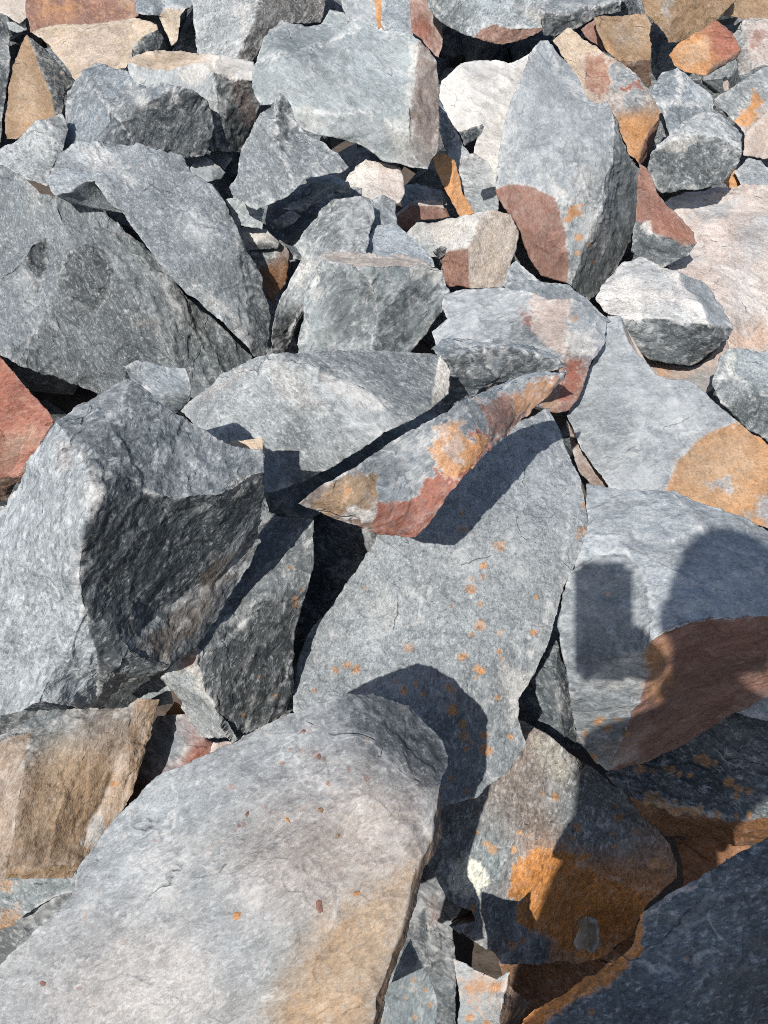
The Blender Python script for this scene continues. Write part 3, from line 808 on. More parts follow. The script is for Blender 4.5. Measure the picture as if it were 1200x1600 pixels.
# ---- right middle
rock("rounded pale-topped rock with a dark front face on the right",
     "930,470 940,440 975,410 1000,400 1032,414 1060,422 1100,440 1125,475 1143,512 1135,530 1100,560 1085,571 1040,566 1010,560 990,545 983,528 968,495 950,490",
     [(1020, 455, -.1, .5, 'w'), (1110, 470, .42, .45, 'gl'), (1050, 530, .0, -.5, 'gm'), (1110, 530, .3, -.45, 'gd')],
     ["960,496 1000,500 1030,496 1055,500 1090,506 1148,513", "1058,420 1080,455 1105,490 1108,508"],
     [('gl', "945,440 1000,405 1050,420 1060,450 990,440", 12, .7), ('gl', "1000,480 1050,470 1090,490 1080,505 1010,498", 10, .6)], None, h=.05, gap=.05, th=.22, ang=-12, dust=.45, edge=.5, sm=4)
rock("grey rock with a chipped shiny top cut off by the right edge",
     "1112,600 1118,578 1124,558 1140,544 1200,545 1290,552 1290,710 1200,690 1160,662 1125,628",
     [(1190, 570, -.1, .45, 'gl'), (1180, 640, .0, -.3, 'gm'), (1125, 590, -.6, 0, 'g')], ["1118,600 1135,578 1150,590 1165,600 1175,625 1205,620 1290,600"], [('w', "1135,560 1150,565 1145,590 1135,585", 6, .5)], None, h=.05, gap=.04, rough=1.3, edge=.8)
rock("flat pinkish stone showing below the rounded pale-topped rock", "1000,556 1040,566 1085,570 1110,556 1135,530 1145,560 1118,605 1090,625 1050,600 1030,592", [(1070, 585, 0, .5, 'p')], [], [('gl', "1060,600 1090,580 1140,570 1120,610 1090,620", 8, .7), ('o', "1025,570 1060,572 1050,590 1030,590", 10, .5)], h=-.06, gap=.03)
rock("flat grey stone tucked behind the pink-patched rock", "785,445 800,436 835,437 862,440 890,445 925,473 955,502 930,510 890,485 800,470", [(860, 458, .05, .35, 'g')], h=.0, gap=.04, name='stone')
rock("triangular pale chip in the crack left of the tall slab", "782,448 795,420 808,408 830,428 848,442 800,446", [(810, 432, 0, .2, 'gl')], h=-.05, gap=.03, name='chip')
rock("tiny black chip lying on the striped stone", "678,391 690,384 698,388 695,399 687,404", [(688, 393, .3, -.3, 'bk')], h=-.30, gap=.003, th=.03, name='chip')
rock("grey and white striped stone with a ribbed grey-brown end",
     "632,368 650,350 700,340 740,334 765,327 800,334 809,360 808,388 795,432 785,450 735,450 700,446 688,432 690,405 665,398 640,380",
     [(690, 360, -.1, .55, 'w'), (770, 390, .12, -.05, (.30, .255, .215)), (712, 420, -.25, -.25, 'rb'), (670, 385, -.1, .2, 'gl')],
     ["768,324 745,350 733,385 731,420 735,455", "680,400 705,392 732,388", "640,372 680,378 732,382"], [], None, h=.02, gap=.04, ang=85, dust=.3, edge=.5)
rock("red granite-topped grey rock just right of the tall slab",
     "998,250 1012,264 1025,300 1058,335 1085,363 1088,380 1076,400 1050,412 1035,419 1000,406 985,395 992,340",
     [(1035, 330, .02, .12, 'rb'), (1035, 390, -.05, -.5, 'gm')], ["985,342 1005,348 1018,365 1050,372 1068,386 1092,378"], [('r', "1010,280 1060,345 1080,370 1050,370 1020,355", 10, .4), ('w', "1000,345 1015,350 1015,365 1000,362", 4, .6)], None, h=.04, gap=.04, dust=.1, mat='q')
rock("tall pointed grey slab with a ribbed red-brown lower corner, upper right",
     "845,60 858,64 872,80 893,107 915,148 930,158 948,158 962,180 985,240 1000,265 1003,310 993,365 967,420 937,455 918,471 900,452 887,443 845,431 822,396 805,346 778,311 774,295 776,260 783,215 795,165 815,118 828,82",
     [(870, 200, -.1, .28, 'gl'), (830, 260, -.15, .2, 'gl'), (980, 300, .68, .0, 'g'), (835, 370, -.22, -.3, 'rb'), (915, 370, .1, -.22, 'g'), (950, 400, .6, -.3, 'gm'), (900, 120, .3, .4, 'gl')],
     ["770,294 800,287 835,292 868,310 880,350 888,400 889,450", "952,155 962,205 960,250 945,290 935,335 922,365 905,405 892,450", "866,308 905,322 940,290", "845,58 875,110 905,150 935,165"],
     [('o', "880,325 895,320 913,322 908,335 890,346 880,342", 3), ('w', "900,270 935,260 930,300 905,310", 12, .4), ('w', "860,285 880,295 875,320 862,305", 5, .7), ('w', "880,130 905,130 915,150 890,150", 8, .4)],
     ('o', "903,370,6 902,395,5 918,383,4 925,410,5"), h=.14, gap=.06, th=.24, ang=80, dust=.42, rust=.06, edge=.55, sm=2, name='flat_rock', fac=.55)
# ---- left middle
rock("wedge of brick-red stone cut off by the left edge",
     "-90,520 0,558 20,580 50,616 75,641 85,657 65,692 45,732 25,752 14,778 -90,800", [(20, 660, -.08, .18, 'r'), (10, 765, .2, -.75, 'br')], ["-90,775 0,747 28,742 48,728"],
     [('t', "0,690 50,665 60,690 20,730 0,730", 20, .4)], None, h=.12, gap=.05, mat='q', ang=25, dust=.1, rust=.3)
rock("tip of a grey stone below the red wedge at the left edge", "-90,800 0,774 18,786 20,800 0,830 -90,900", [(0, 800, -.1, .2, 'gl')], h=.04, gap=.03, name='stone')
rock("small pale pentagonal stone lying below the large dark boulder",
     "195,572 213,562 255,572 290,575 298,600 296,632 272,648 245,635 210,600", [(250, 600, .0, .15, 'g'), (270, 638, .1, -.5, 'gm')], ["215,600 245,615 268,640"], [], None, h=.1, gap=.05, th=.1, name='stone')
rock("broad grey slab with a broken top edge overlapping the dark boulder at left",
     "72,285 78,262 90,240 125,222 165,220 230,226 285,238 300,268 330,288 355,318 366,352 385,390 405,420 420,480 423,522 418,556 400,556 388,540 330,490 290,455 255,420 235,395 210,360 195,335 168,312 150,284 125,293 105,303 85,308",
     [(250, 300, .05, .3, 'g'), (330, 430, .05, .15, 'g'), (130, 250, -.1, .42, 'gl'), (405, 490, .5, -.1, 'gm'), (350, 350, .2, .2, 'g')],
     ["366,350 372,400 385,450 392,510 388,545", "160,292 190,262 240,255 300,268", "230,330 290,330 345,380 400,425"],
     [('w', "125,230 150,225 190,250 210,280 180,270 140,265", 9, .4), ('w', "300,440 380,500 388,530 330,485", 9, .4), ('gm', "230,260 285,245 298,280 290,310 240,300", 12, .35)], None, h=.13, gap=.06, th=.14, ang=-52, dust=.3, edge=.35, name='flat_rock', rough=1.6, fac=1.9, vary=1.4, mat='s1')
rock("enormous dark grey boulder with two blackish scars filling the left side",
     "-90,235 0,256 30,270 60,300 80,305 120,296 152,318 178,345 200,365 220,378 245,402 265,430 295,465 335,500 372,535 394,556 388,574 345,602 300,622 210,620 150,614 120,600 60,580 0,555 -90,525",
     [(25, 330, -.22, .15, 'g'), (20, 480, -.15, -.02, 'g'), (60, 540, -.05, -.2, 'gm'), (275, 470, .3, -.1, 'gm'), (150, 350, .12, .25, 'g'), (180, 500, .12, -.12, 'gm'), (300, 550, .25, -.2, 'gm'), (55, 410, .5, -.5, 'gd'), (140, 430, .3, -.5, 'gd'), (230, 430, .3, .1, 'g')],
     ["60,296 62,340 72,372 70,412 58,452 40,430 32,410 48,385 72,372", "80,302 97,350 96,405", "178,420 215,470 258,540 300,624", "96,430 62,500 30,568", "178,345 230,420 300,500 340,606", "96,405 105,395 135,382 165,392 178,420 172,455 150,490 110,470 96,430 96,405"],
     [('gd', "34,405 48,385 72,374 70,412 62,450 62,470 42,440", 5, .7), ('gd', "96,405 112,395 120,385 130,395 150,383 165,393 178,425 170,460 150,480 130,520 112,505 98,460", 9, .6), ('w', "30,275 55,300 62,330 45,310", 8, .4), ('b', "200,500 260,500 250,520", 10, .15)], None, h=.1, gap=.04, th=.36, ang=-62, tone=.92, dust=.25, edge=.28, name='boulder', rough=1.7, fac=2.2, vary=1.4, mat='s1')  # dark zones and seeds paint in the shade of the two hollows
rock("pale grey rock sloping up to the left edge below the brown triangle",
     "-90,265 -20,240 0,228 25,215 60,187 97,176 106,200 100,232 80,258 72,290 30,275 0,262", [(40, 225, -.15, .35, 'gl'), (85, 225, .3, .2, 'g')], ["75,188 78,215 92,232 100,235"], [], None, h=.14, gap=.04, dust=.4)
rock("twin-humped dark grey rock above the broad slab at upper left",
     "97,190 103,140 115,120 130,105 150,97 170,105 200,110 212,127 230,134 262,130 300,140 325,160 336,195 329,235 318,246 290,246 250,236 200,232 150,228 120,226 98,232 100,205",
     [(125, 165, -.3, .1, 'g'), (170, 130, .15, .3, 'g'), (235, 150, .05, .35, 'g'), (290, 205, .3, -.4, 'gd'), (225, 205, .15, -.5, 'gd'), (140, 200, -.1, .2, 'g')],
     ["128,103 140,130 155,150 172,170 190,195 210,230", "172,170 190,163 215,160 240,156 262,142 285,133"], [('w', "205,130 225,140 250,165 215,165 205,150", 8, .5), ('w', "265,132 275,140 272,165 262,160", 4, .5)], None, h=.15, gap=.05, ang=60, dust=.25, rough=1.2)
rock("triangular grey stone with a dark notch leaning below the upper centre boulder",
     "430,148 440,144 455,165 461,186 475,205 510,225 530,240 546,262 530,271 505,276 480,277 455,297 420,316 400,324 365,312 358,292 370,268 378,228 395,190",
     [(405, 250, -.2, .08, 'g'), (490, 250, .12, .22, 'g'), (448, 195, .5, -.2, 'gm')], ["437,142 432,180 432,215 441,245 452,272 458,300", "455,160 457,190 446,225 441,245"], [], None, h=.08, gap=.04, th=.14, ang=-50, dust=.3)
rock("big pale grey boulder with a purple-brown right end, top centre",
     "390,108 400,85 410,62 420,48 440,32 490,35 540,35 570,29 600,45 640,50 658,64 672,78 681,92 688,130 688,182 681,240 668,266 650,262 625,255 597,252 570,230 530,216 495,211 470,200 450,182 440,158 405,161 394,140",
     [(560, 120, .0, .12, 'gl'), (470, 60, -.05, .5, 'g'), (430, 130, -.2, .05, 'gl'), (560, 215, .0, -.3, 'gl'), (668, 160, .5, -.12, 'pl'), (620, 90, .1, .25, 'gl')],
     ["392,102 430,88 470,78 510,66 545,46 572,32", "656,60 648,105 641,160 640,215 655,262", "440,158 480,175 530,180 575,172 610,195 642,215"],
     [('pl', "655,70 680,95 688,130 686,190 672,235 648,215 642,180 650,110", 4, .8), ('w', "640,60 655,66 648,110 640,160 636,150", 5, .6), ('w', "605,190 640,180 645,240 620,250", 10, .5), ('w', "460,165 500,180 520,205 480,195", 9, .4)], None, h=.10, gap=.04, th=.3, ang=-40, dust=.36, name='boulder', edge=.7)
rock("two-tone grey rock behind the twin-humped one, dark on its right",
     "195,92 210,84 245,77 300,82 345,84 394,92 396,120 405,160 398,190 388,215 375,240 335,236 330,180 300,150 240,140 205,125",
     [(255, 115, -.1, .0, 'gl'), (270, 86, .0, .65, 't'), (310, 150, -.15, .0, 'gl'), (365, 170, .55, -.4, 'gd'), (370, 105, .1, .55, 'w')],
     ["192,94 230,102 262,108 288,100 300,84", "288,100 320,98 334,112 338,160 340,240", "334,112 360,122 400,128"], [('rb', "355,125 388,122 400,160 385,200 370,190 365,140", 8, .35), ('w', "285,100 310,100 330,120 300,130 285,118", 6, .6)], None, h=.12, gap=.06, dust=.4, ang=80)
rock("tan flat-topped rock with a dark right end, upper left",
     "48,48 80,38 120,38 160,33 210,29 245,38 255,60 251,76 240,80 208,86 195,106 170,110 130,112 118,125 98,98 75,68",
     [(150, 75, -.02, .3, 't'), (232, 66, .55, -.35, 'gd')], ["207,90 207,72 225,58 247,46 250,38"], [('p', "60,55 200,45 180,95 130,105 90,80", 20, .5)], None, h=.16, gap=.05, mat='q', ang=10, dust=.3, rust=.2)
rock("brown pointed rock with a black right face, upper left",
     "38,54 50,60 82,85 105,115 119,127 104,142 98,170 96,180 60,192 25,216 10,216 8,190 12,140 18,100", [(40, 140, -.15, -.02, 'b'), (90, 130, .6, .0, 'gd')], ["40,50 52,75 66,112 80,150 86,185"], [('t', "20,120 45,100 60,150 50,190 20,180", 14, .4)], None, h=.16, gap=.06, mat='q', dust=.2, rust=.3)
# ---- small stones in the middle crack
rock("small pale block under the triangular stone", "354,312 362,310 400,320 413,325 411,357 365,352", [(388, 338, 0, -.15, 'gl')], h=.02, gap=.03, name='stone', ang=10)
rock("small white-topped slab wedged left of the crack", "362,358 380,355 415,356 436,377 434,388 390,390 378,384", [(400, 366, 0, .5, 'w'), (410, 384, 0, -.6, 'gd')], ["370,370 388,380 415,376 438,380"], [], None, h=.0, gap=.02, name='stone')
rock("thick grey chip with a dark front below the triangular stone",
     "440,322 485,300 478,276 512,271 545,281 549,302 525,300 500,317 472,334 452,326", [(505, 290, 0, .5, 'gl'), (510, 308, .1, -.5, 'gm')], ["442,328 470,325 500,302 522,287 549,283"], [], None, h=.02, gap=.03, name='chip')
rock("little square grey chip under the thick chip", "418,352 428,342 455,327 471,336 460,348 432,362", [(445, 342, 0, .3, 'gl'), (440, 357, 0, -.5, 'gd')], ["418,354 440,352 468,338"], [], None, h=-.02, gap=.02, name='chip')
rock("dark stone with a red side down in the black crack", "390,388 420,384 440,378 452,395 446,440 425,475 405,440", [(412, 398, -.1, .2, 'gm'), (430, 425, .2, -.2, 'so')], ["392,430 410,410 442,385"], [], None, h=-.1, gap=.02, name='stone')
rock("speckled whitish stone below the top centre boulder", "530,290 548,266 570,249 600,254 627,260 632,300 624,318 600,314 560,308 545,305", [(590, 282, .0, .2, 'p'), (560, 285, -.2, .2, 'w')], [], [('w', "550,270 590,260 600,290 560,300", 8, .6)], None, h=.04, gap=.03, dust=.6, rust=.25, name='stone')
rock("rust-orange splinter leaning in the gap below the top centre boulder", "674,243 690,238 702,242 712,252 719,277 723,305 742,331 718,338 704,312 689,282", [(705, 285, .05, .05, 'o')], [], [], None, h=.05, gap=.03, mat='q', th=.05, name='splinter', ang=65)
rock("rust-brown stone with a pale rim under the orange splinter", "618,350 621,330 650,314 690,311 703,338 660,343 636,360", [(660, 332, 0, -.2, 'rb'), (650, 318, 0, .5, 'p')], ["618,338 640,322 680,320 700,325"], [], None, h=.0, gap=.02, mat='q', name='stone')
rock("pale flat chip behind the rust-brown stone", "620,290 650,284 692,300 698,318 650,318 628,325", [(660, 302, 0, .4, 'gl')], [], [], None, h=-.02, gap=.02, name='chip', dust=.6)
rock("pale crumpled stone left of the tall pointed slab", "716,262 722,245 740,238 762,250 778,290 780,325 770,345 735,345 725,305", [(750, 300, 0, .3, 'gl'), (728, 262, -.4, .0, 'gd')], ["738,236 742,270 728,300"], [], None, h=-.02, gap=.03, name='stone', dust=.6)
rock("black slate chip standing on the white rock", "716,206 735,200 754,192 752,205 742,218 726,229", [(735, 210, .1, -.45, 'gd')], [], [], None, h=.03, gap=.02, th=.05, name='chip', dust=.1)
rock("dark slate splinter right of the purple-brown boulder end", "686,152 700,182 722,222 738,245 745,262 718,278 700,245 686,205", [(705, 215, .45, -.1, 'gm'), (728, 245, -.1, .3, 'gl')], ["690,170 712,225 735,270"], [], None, h=.02, gap=.02, name='splinter')
rock("chalky white rock in the sun between two grey giants",
     "686,150 690,128 720,98 760,92 800,98 838,80 822,120 797,170 787,215 779,290 777,300 762,335 740,330 735,270 745,215 755,194 715,206 695,182",
     [(715, 160, -.3, .1, 'w'), (780, 140, .05, .35, 'w'), (765, 230, .05, .3, 'w')], ["722,95 728,130 740,165 756,196", "756,196 785,190 800,165"], [('gl', "740,120 790,110 800,150 770,180 745,150", 20, .35)], None, h=-.02, gap=.05, mat='d', dust=.5)
# ---- top right
rock("rounded grey rock with a pale top and dark-grey front, right of the red-veined rock",
     "1012,268 1018,245 1026,225 1060,195 1100,170 1127,170 1147,190 1164,206 1164,236 1151,266 1131,286 1110,293 1060,299 1038,302 1020,290",
     [(1080, 200, .0, .5, 'gl'), (1140, 210, .3, .4, 'gl'), (1080, 260, .02, -.3, 'gm')], ["1010,258 1035,225 1075,208 1130,212 1170,236"], [('w', "1035,225 1075,205 1095,215 1050,235", 6, .5)], None, h=.08, gap=.05, sm=5, dust=.35)
rock("long pink-white rock running off the right edge",
     "1036,318 1050,308 1070,300 1120,292 1200,287 1290,280 1290,560 1200,552 1140,552 1120,500 1095,450 1050,425 1040,415 1085,380 1058,335",
     [(1120, 340, -.08, .45, 'p'), (1160, 440, -.02, .3, 'p'), (1180, 520, .0, .2, 'p')], ["1040,322 1080,320 1120,318 1150,300 1200,292"],
     [('gl', "1070,335 1110,320 1150,310 1140,345 1110,350", 8, .7), ('gl', "1150,350 1200,340 1200,380 1180,420 1150,380", 12, .6), ('w', "1130,430 1200,420 1200,500 1140,500", 20, .5), ('o', "1140,520 1200,515 1200,545 1135,545", 12, .35)], None, h=.05, gap=.04, mat='q', dust=.5, rust=.2, tone=1.1)
rock("small grey stone at the right edge above the long pink rock", "1148,268 1170,243 1190,249 1215,275 1220,296 1160,294", [(1180, 270, 0, .3, 'gl')], h=.05, gap=.03, name='stone')
rock("tiny orange stone beside the rounded grey rock", "1130,285 1148,264 1165,270 1168,290 1145,296", [(1150, 280, 0, .1, 'o')], h=.03, gap=.02, mat='q', name='stone')
rock("faceted grey rock with an orange stripe at the right edge",
     "1118,152 1150,130 1175,112 1200,100 1290,80 1290,240 1195,248 1165,242 1163,206 1142,182", [(1150, 150, -.1, .2, 'g'), (1190, 210, .15, -.1, 'p'), (1190, 120, .0, .35, 'gl')], ["1140,190 1165,160 1185,135 1290,120", "1165,215 1200,170 1290,150"],
     [('o', "1147,192 1168,162 1186,138 1198,160 1185,185 1168,202", 3)], None, h=.08, gap=.04, dust=.35)
rock("star-cracked grey rock with white edges behind the rounded one",
     "1015,145 1035,112 1060,104 1077,120 1112,145 1122,162 1112,182 1090,188 1062,205 1045,215 1035,180", [(1040, 135, -.25, .2, 'g'), (1085, 145, .25, .25, 'gl'), (1070, 175, .05, -.2, 'g')], ["1058,100 1060,130 1060,152 1035,165", "1060,152 1085,160 1120,165"], [('w', "1055,115 1062,115 1066,155 1100,165 1060,165", 4, .6)], None, h=.08, gap=.04, edge=.9)
rock("small dark stone between the star-cracked rock and the red-veined rock", "1030,178 1048,175 1068,190 1062,200 1045,215 1030,210", [(1048, 195, -.1, -.1, 'gm')], h=.02, gap=.02, name='stone')
rock("red-veined tan and grey rock running down beside the tall slab",
     "865,64 885,42 900,48 935,75 970,95 1000,125 1018,147 1036,177 1030,202 1012,250 1004,260 985,242 966,192 950,165 918,155 893,108",
     [(925, 110, -.05, .12, 't'), (985, 150, .1, .2, 'g'), (990, 200, .05, -.15, 'o'), (1020, 215, .6, -.2, 'rb')], ["948,160 985,148 1015,165 1040,180", "1034,178 1020,205 1003,232 1000,262"],
     [('r', "910,75 935,80 960,100 955,125 935,150 915,140 915,110", 6, .75), ('g', "958,105 975,98 1000,125 975,135 955,125", 4), ('r', "975,130 1000,127 1005,138 985,142", 3), ('p', "950,140 980,140 978,165 965,165 950,150", 4)], None, h=.08, gap=.05, mat='q', dust=.3, rust=.25)
rock("square tan block standing upright with a dark underside, top right",
     "928,26 970,22 1012,19 1019,35 1019,92 1019,132 1010,142 985,118 962,95 945,75 935,50", [(975, 55, -.02, .05, 'b'), (1000, 112, .15, -.7, 'br')], ["955,92 990,97 1024,91"], [('o', "940,60 965,70 975,92 950,80", 10, .4), ('gl', "960,45 1000,50 990,70", 16, .3)], None, h=.12, gap=.05, mat='q', dust=.25, rust=.15)
rock("small brown stone left of the square tan block", "908,45 930,28 942,60 950,82 925,65", [(928, 52, -.1, -.1, 'rb')], h=.06, gap=.03, mat='q', name='stone')
rock("orange and red flat-topped rock under the brown boulder, top right",
     "1046,82 1060,68 1098,42 1120,28 1136,45 1159,78 1151,90 1122,107 1100,120 1072,112 1056,102", [(1085, 80, -.05, .2, 'o'), (1130, 65, .1, .2, 'r'), (1130, 100, .25, -.6, 'br')], ["1098,122 1112,103 1140,90 1164,76"], [('t', "1060,75 1100,55 1105,90 1075,105", 10, .5)], None, h=.1, gap=.05, mat='q', dust=.2, rust=.1)
rock("brown angular boulder with a keeled front at the top right",
     "985,-60 1160,-60 1152,0 1140,12 1120,35 1085,55 1060,68 1045,66 1030,42 1008,18", [(1020, 0, -.35, -.15, 'b'), (1090, 15, .22, -.35, 'b')], ["1050,72 1044,35 1030,-10 1020,-65"], [('gl', "1030,-20 1050,-10 1045,20 1035,5", 6, .5)], None, h=.14, gap=.06, mat='q', dust=.2)
rock("pink and white mottled stone at the top right edge", "1143,55 1165,30 1190,27 1290,40 1290,120 1200,100 1178,108 1155,118 1150,90", [(1185, 65, .0, .1, 'p'), (1155, 70, -.5, .0, 'gm')], ["1165,28 1160,60 1172,110"], [('r', "1170,45 1195,45 1190,80 1175,75", 6, .6)], None, h=.1, gap=.04, mat='q', dust=.4)
rock("ochre-brown stone in the top right corner", "1132,25 1150,-60 1290,-60 1290,45 1200,38 1165,30", [(1180, 5, 0, .1, 'b')], h=.1, gap=.04, mat='q')
rock("dark grey stone with a black underside between the two top right boulders", "845,30 860,-60 985,-60 968,18 930,26 900,44 866,58 848,56", [(900, 0, 0, .3, 'g'), (900, 32, .05, -.6, 'gd')], ["845,18 880,24 920,14 975,2"], [], None, h=.1, gap=.05, ang=20)
rock("grey rock with a red-brown underside at the top, right of centre",
     "662,-60 860,-60 857,15 851,46 822,60 786,69 760,67 735,56 700,43 688,35 668,10", [(770, 5, .02, .12, 'gl'), (800, 55, .02, -.5, 'rb'), (690, 20, -.4, -.2, 'gm')], ["738,60 750,45 772,37 800,44 855,42", "668,0 700,22 740,40"], [('b', "800,0 850,10 850,40 820,20", 10, .3)], None, h=.15, gap=.08, ang=50, dust=.35)
rock("brick-red stone with a pale seam, wedged beside the top centre boulder", "636,-60 682,-60 690,15 694,60 686,90 670,78 660,62 643,47", [(665, 40, .05, .05, 'r'), (685, 30, .5, -.1, 'p')], ["684,-20 676,30 684,90"], [], None, h=.08, gap=.04, mat='q', dust=.1)
rock("pale grey stone behind the top centre boulder", "592,-60 648,-60 643,40 656,58 640,56 598,52", [(620, 10, 0, .15, 'gl')], h=.08, gap=.03, name='stone')
rock("grey stone with pink patches at the top behind the centre boulder", "528,-60 604,-60 615,-5 612,50 575,36 545,32 534,10", [(570, 0, -.05, .1, 'gl'), (600, 20, .1, .1, 'o')], ["580,-60 585,0 592,50"], [], None, h=.08, gap=.03)
rock("flat light grey chip resting behind the top centre boulder", "498,40 515,14 536,17 546,30 541,42 506,42", [(522, 25, 0, .4, 'gl')], h=.1, gap=.02, th=.05, name='chip')
rock("grey boulder half in brown shadow at the top, left of centre",
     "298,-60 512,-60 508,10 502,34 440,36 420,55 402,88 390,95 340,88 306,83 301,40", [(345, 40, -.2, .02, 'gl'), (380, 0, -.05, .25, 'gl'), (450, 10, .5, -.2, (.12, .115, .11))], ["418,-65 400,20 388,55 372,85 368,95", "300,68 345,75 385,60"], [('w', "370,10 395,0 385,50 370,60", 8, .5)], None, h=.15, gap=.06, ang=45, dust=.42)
rock("grey and tan split stone at the top left", "203,-60 315,-60 306,0 282,25 276,66 268,72 255,46 250,26 214,22", [(240, 0, 0, .2, 'g'), (280, 10, .1, .1, 'gl'), (265, 50, -.2, -.3, 't')], ["250,28 258,10 256,-60", "256,10 290,15"], [], None, h=.1, gap=.05)
rock("rust-brown rock with orange blotches at the top left", "38,-60 228,-60 217,26 200,34 150,38 80,44 48,52 40,25", [(130, 0, 0, .0, 'rb')], [], [('o', "60,0 120,5 110,30 70,30", 14, .5), ('r', "130,0 160,0 150,25", 10, .5), ('t', "180,-20 210,0 205,25 190,10", 10, .5)], None, h=.12, gap=.05, mat='q', rust=.4)
rock("pale pinkish stone in the top left corner", "-60,-60 45,-60 44,22 30,36 10,22 -60,0", [(20, 0, 0, .2, 'p')], h=.12, gap=.03, name='stone')
rock("small white stone under the pale corner stone", "10,34 38,31 41,46 25,52 12,46", [(25, 40, 0, .2, 'gl')], h=.08, gap=.02, name='stone')
rock("dark rock cut off by the left edge beside the brown pointed rock", "-90,10 0,26 12,50 16,90 10,140 0,222 -90,240", [(-5, 110, .2, -.05, 'gd')], h=.12, gap=.04)
# ---- left foreground
rock("tan rock with a raised pale ridge along its right side, lower left",
     "-90,1200 0,1150 40,1125 60,1110 120,1107 200,1104 215,1092 249,1096 240,1132 225,1182 210,1232 180,1292 168,1322 140,1347 120,1363 112,1374 60,1376 0,1373 -90,1385",
     [(100, 1220, .48, .05, 'b'), (15, 1230, -.3, .15, (.31, .235, .175)), (193, 1196, -.35, .05, (.34, .26, .195)), (214, 1196, .72, -.05, 'b'), (60, 1125, -.1, .6, 'g'), (110, 1360, 0, -.3, 'b')],
     ["213,1090 200,1150 165,1240 140,1292 122,1362", "229,1118 221,1165 205,1215 190,1262 169,1300 146,1350", "50,1138 35,1200 22,1290 8,1375", "-90,1210 0,1160 50,1138 130,1118 205,1112", "8,1362 60,1358 125,1350"],
     [('gl', "140,1290 165,1265 162,1285 148,1325 135,1320", 4, .7), ('t', "60,1150 130,1130 120,1230 60,1300", 30, .3)], ('o', "178,1227,6"), h=.0, gap=.07, mat='q', ang=68, dust=.08, rust=.12, tone=.9)
rock("grey stone stained orange at the left edge below the tan rock", "-90,1395 0,1368 60,1370 117,1362 120,1392 82,1402 42,1428 20,1445 -90,1500", [(50, 1395, 0, .35, 'g')], [], [('o', "-20,1430 30,1420 20,1445 -20,1470", 6, .7), ('o', "-10,1372 20,1374 15,1395 0,1390", 4, .6)], None, h=-.04, gap=.04)
rock("dark speckled grey stone beside the huge smooth boulder at lower left", "114,1390 110,1402 62,1455 0,1510 -90,1590 -90,1480 0,1445 42,1428 85,1402", [(40, 1455, -.05, .15, 'gm')], h=-.04, gap=.04)
rock("grey and dark red stone in the shade between tan rock and wedge",
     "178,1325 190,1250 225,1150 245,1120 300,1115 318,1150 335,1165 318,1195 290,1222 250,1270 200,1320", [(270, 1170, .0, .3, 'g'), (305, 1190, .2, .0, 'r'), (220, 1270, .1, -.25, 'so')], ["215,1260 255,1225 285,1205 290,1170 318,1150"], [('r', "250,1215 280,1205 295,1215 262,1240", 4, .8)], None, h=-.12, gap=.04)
rock("pinkish stone behind the crest of the huge smooth boulder", "318,1210 332,1160 372,1156 400,1128 420,1110 445,1115 430,1145 370,1190", [(370, 1175, .0, .3, 'p')], h=-.1, gap=.03, name='stone', mat='q')
rock("small grey stone in the crack under the scalloped boulder", "208,1085 222,1070 250,1060 266,1078 270,1100 240,1105", [(240, 1082, 0, .1, 'gl')], h=-.06, gap=.02, name='stone')
rock("tiny orange-brown stone beside the wedge", "255,1120 272,1098 292,1108 300,1128 275,1135", [(278, 1118, 0, .0, 'o')], h=-.1, gap=.02, name='stone', mat='q')

rock("dark stone hidden in the slot between the domed slab and the red-brown sliver", "410,765 470,748 560,698 640,655 710,615 760,600 760,640 700,690 600,760 480,810 420,800", [(580, 715, .0, .3, 'gm')], h=-.05, gap=.02, name='stone')  # added behind the slot so that the gap stays dark

rock("dark rust-tinged stone in deep shade right under the flank of the huge smooth boulder", "590,1325 690,1335 715,1385 722,1420 706,1440 713,1500 713,1560 716,1680 640,1680 600,1560", [(680, 1480, .1, .25, 'gm')], [], [('rb', "660,1400 690,1400 690,1450 665,1450", 12, .5)], None, h=-.22, gap=.02, name='stone')  # added as a dark backing for the gap beside the boulder
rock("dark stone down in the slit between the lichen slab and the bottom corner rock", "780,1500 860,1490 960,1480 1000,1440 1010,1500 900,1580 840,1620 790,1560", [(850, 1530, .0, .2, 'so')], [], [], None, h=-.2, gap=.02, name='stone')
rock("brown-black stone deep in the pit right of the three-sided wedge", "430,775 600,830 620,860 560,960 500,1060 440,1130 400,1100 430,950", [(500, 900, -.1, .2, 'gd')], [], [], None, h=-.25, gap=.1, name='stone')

rock("dark slab recessed in shade under the triangular grey stone", "400,318 480,285 565,292 565,345 480,405 430,405 400,365", [(470, 335, .0, .25, 'gm')], [], [], None, h=-.08, gap=.02, name='flat_rock')

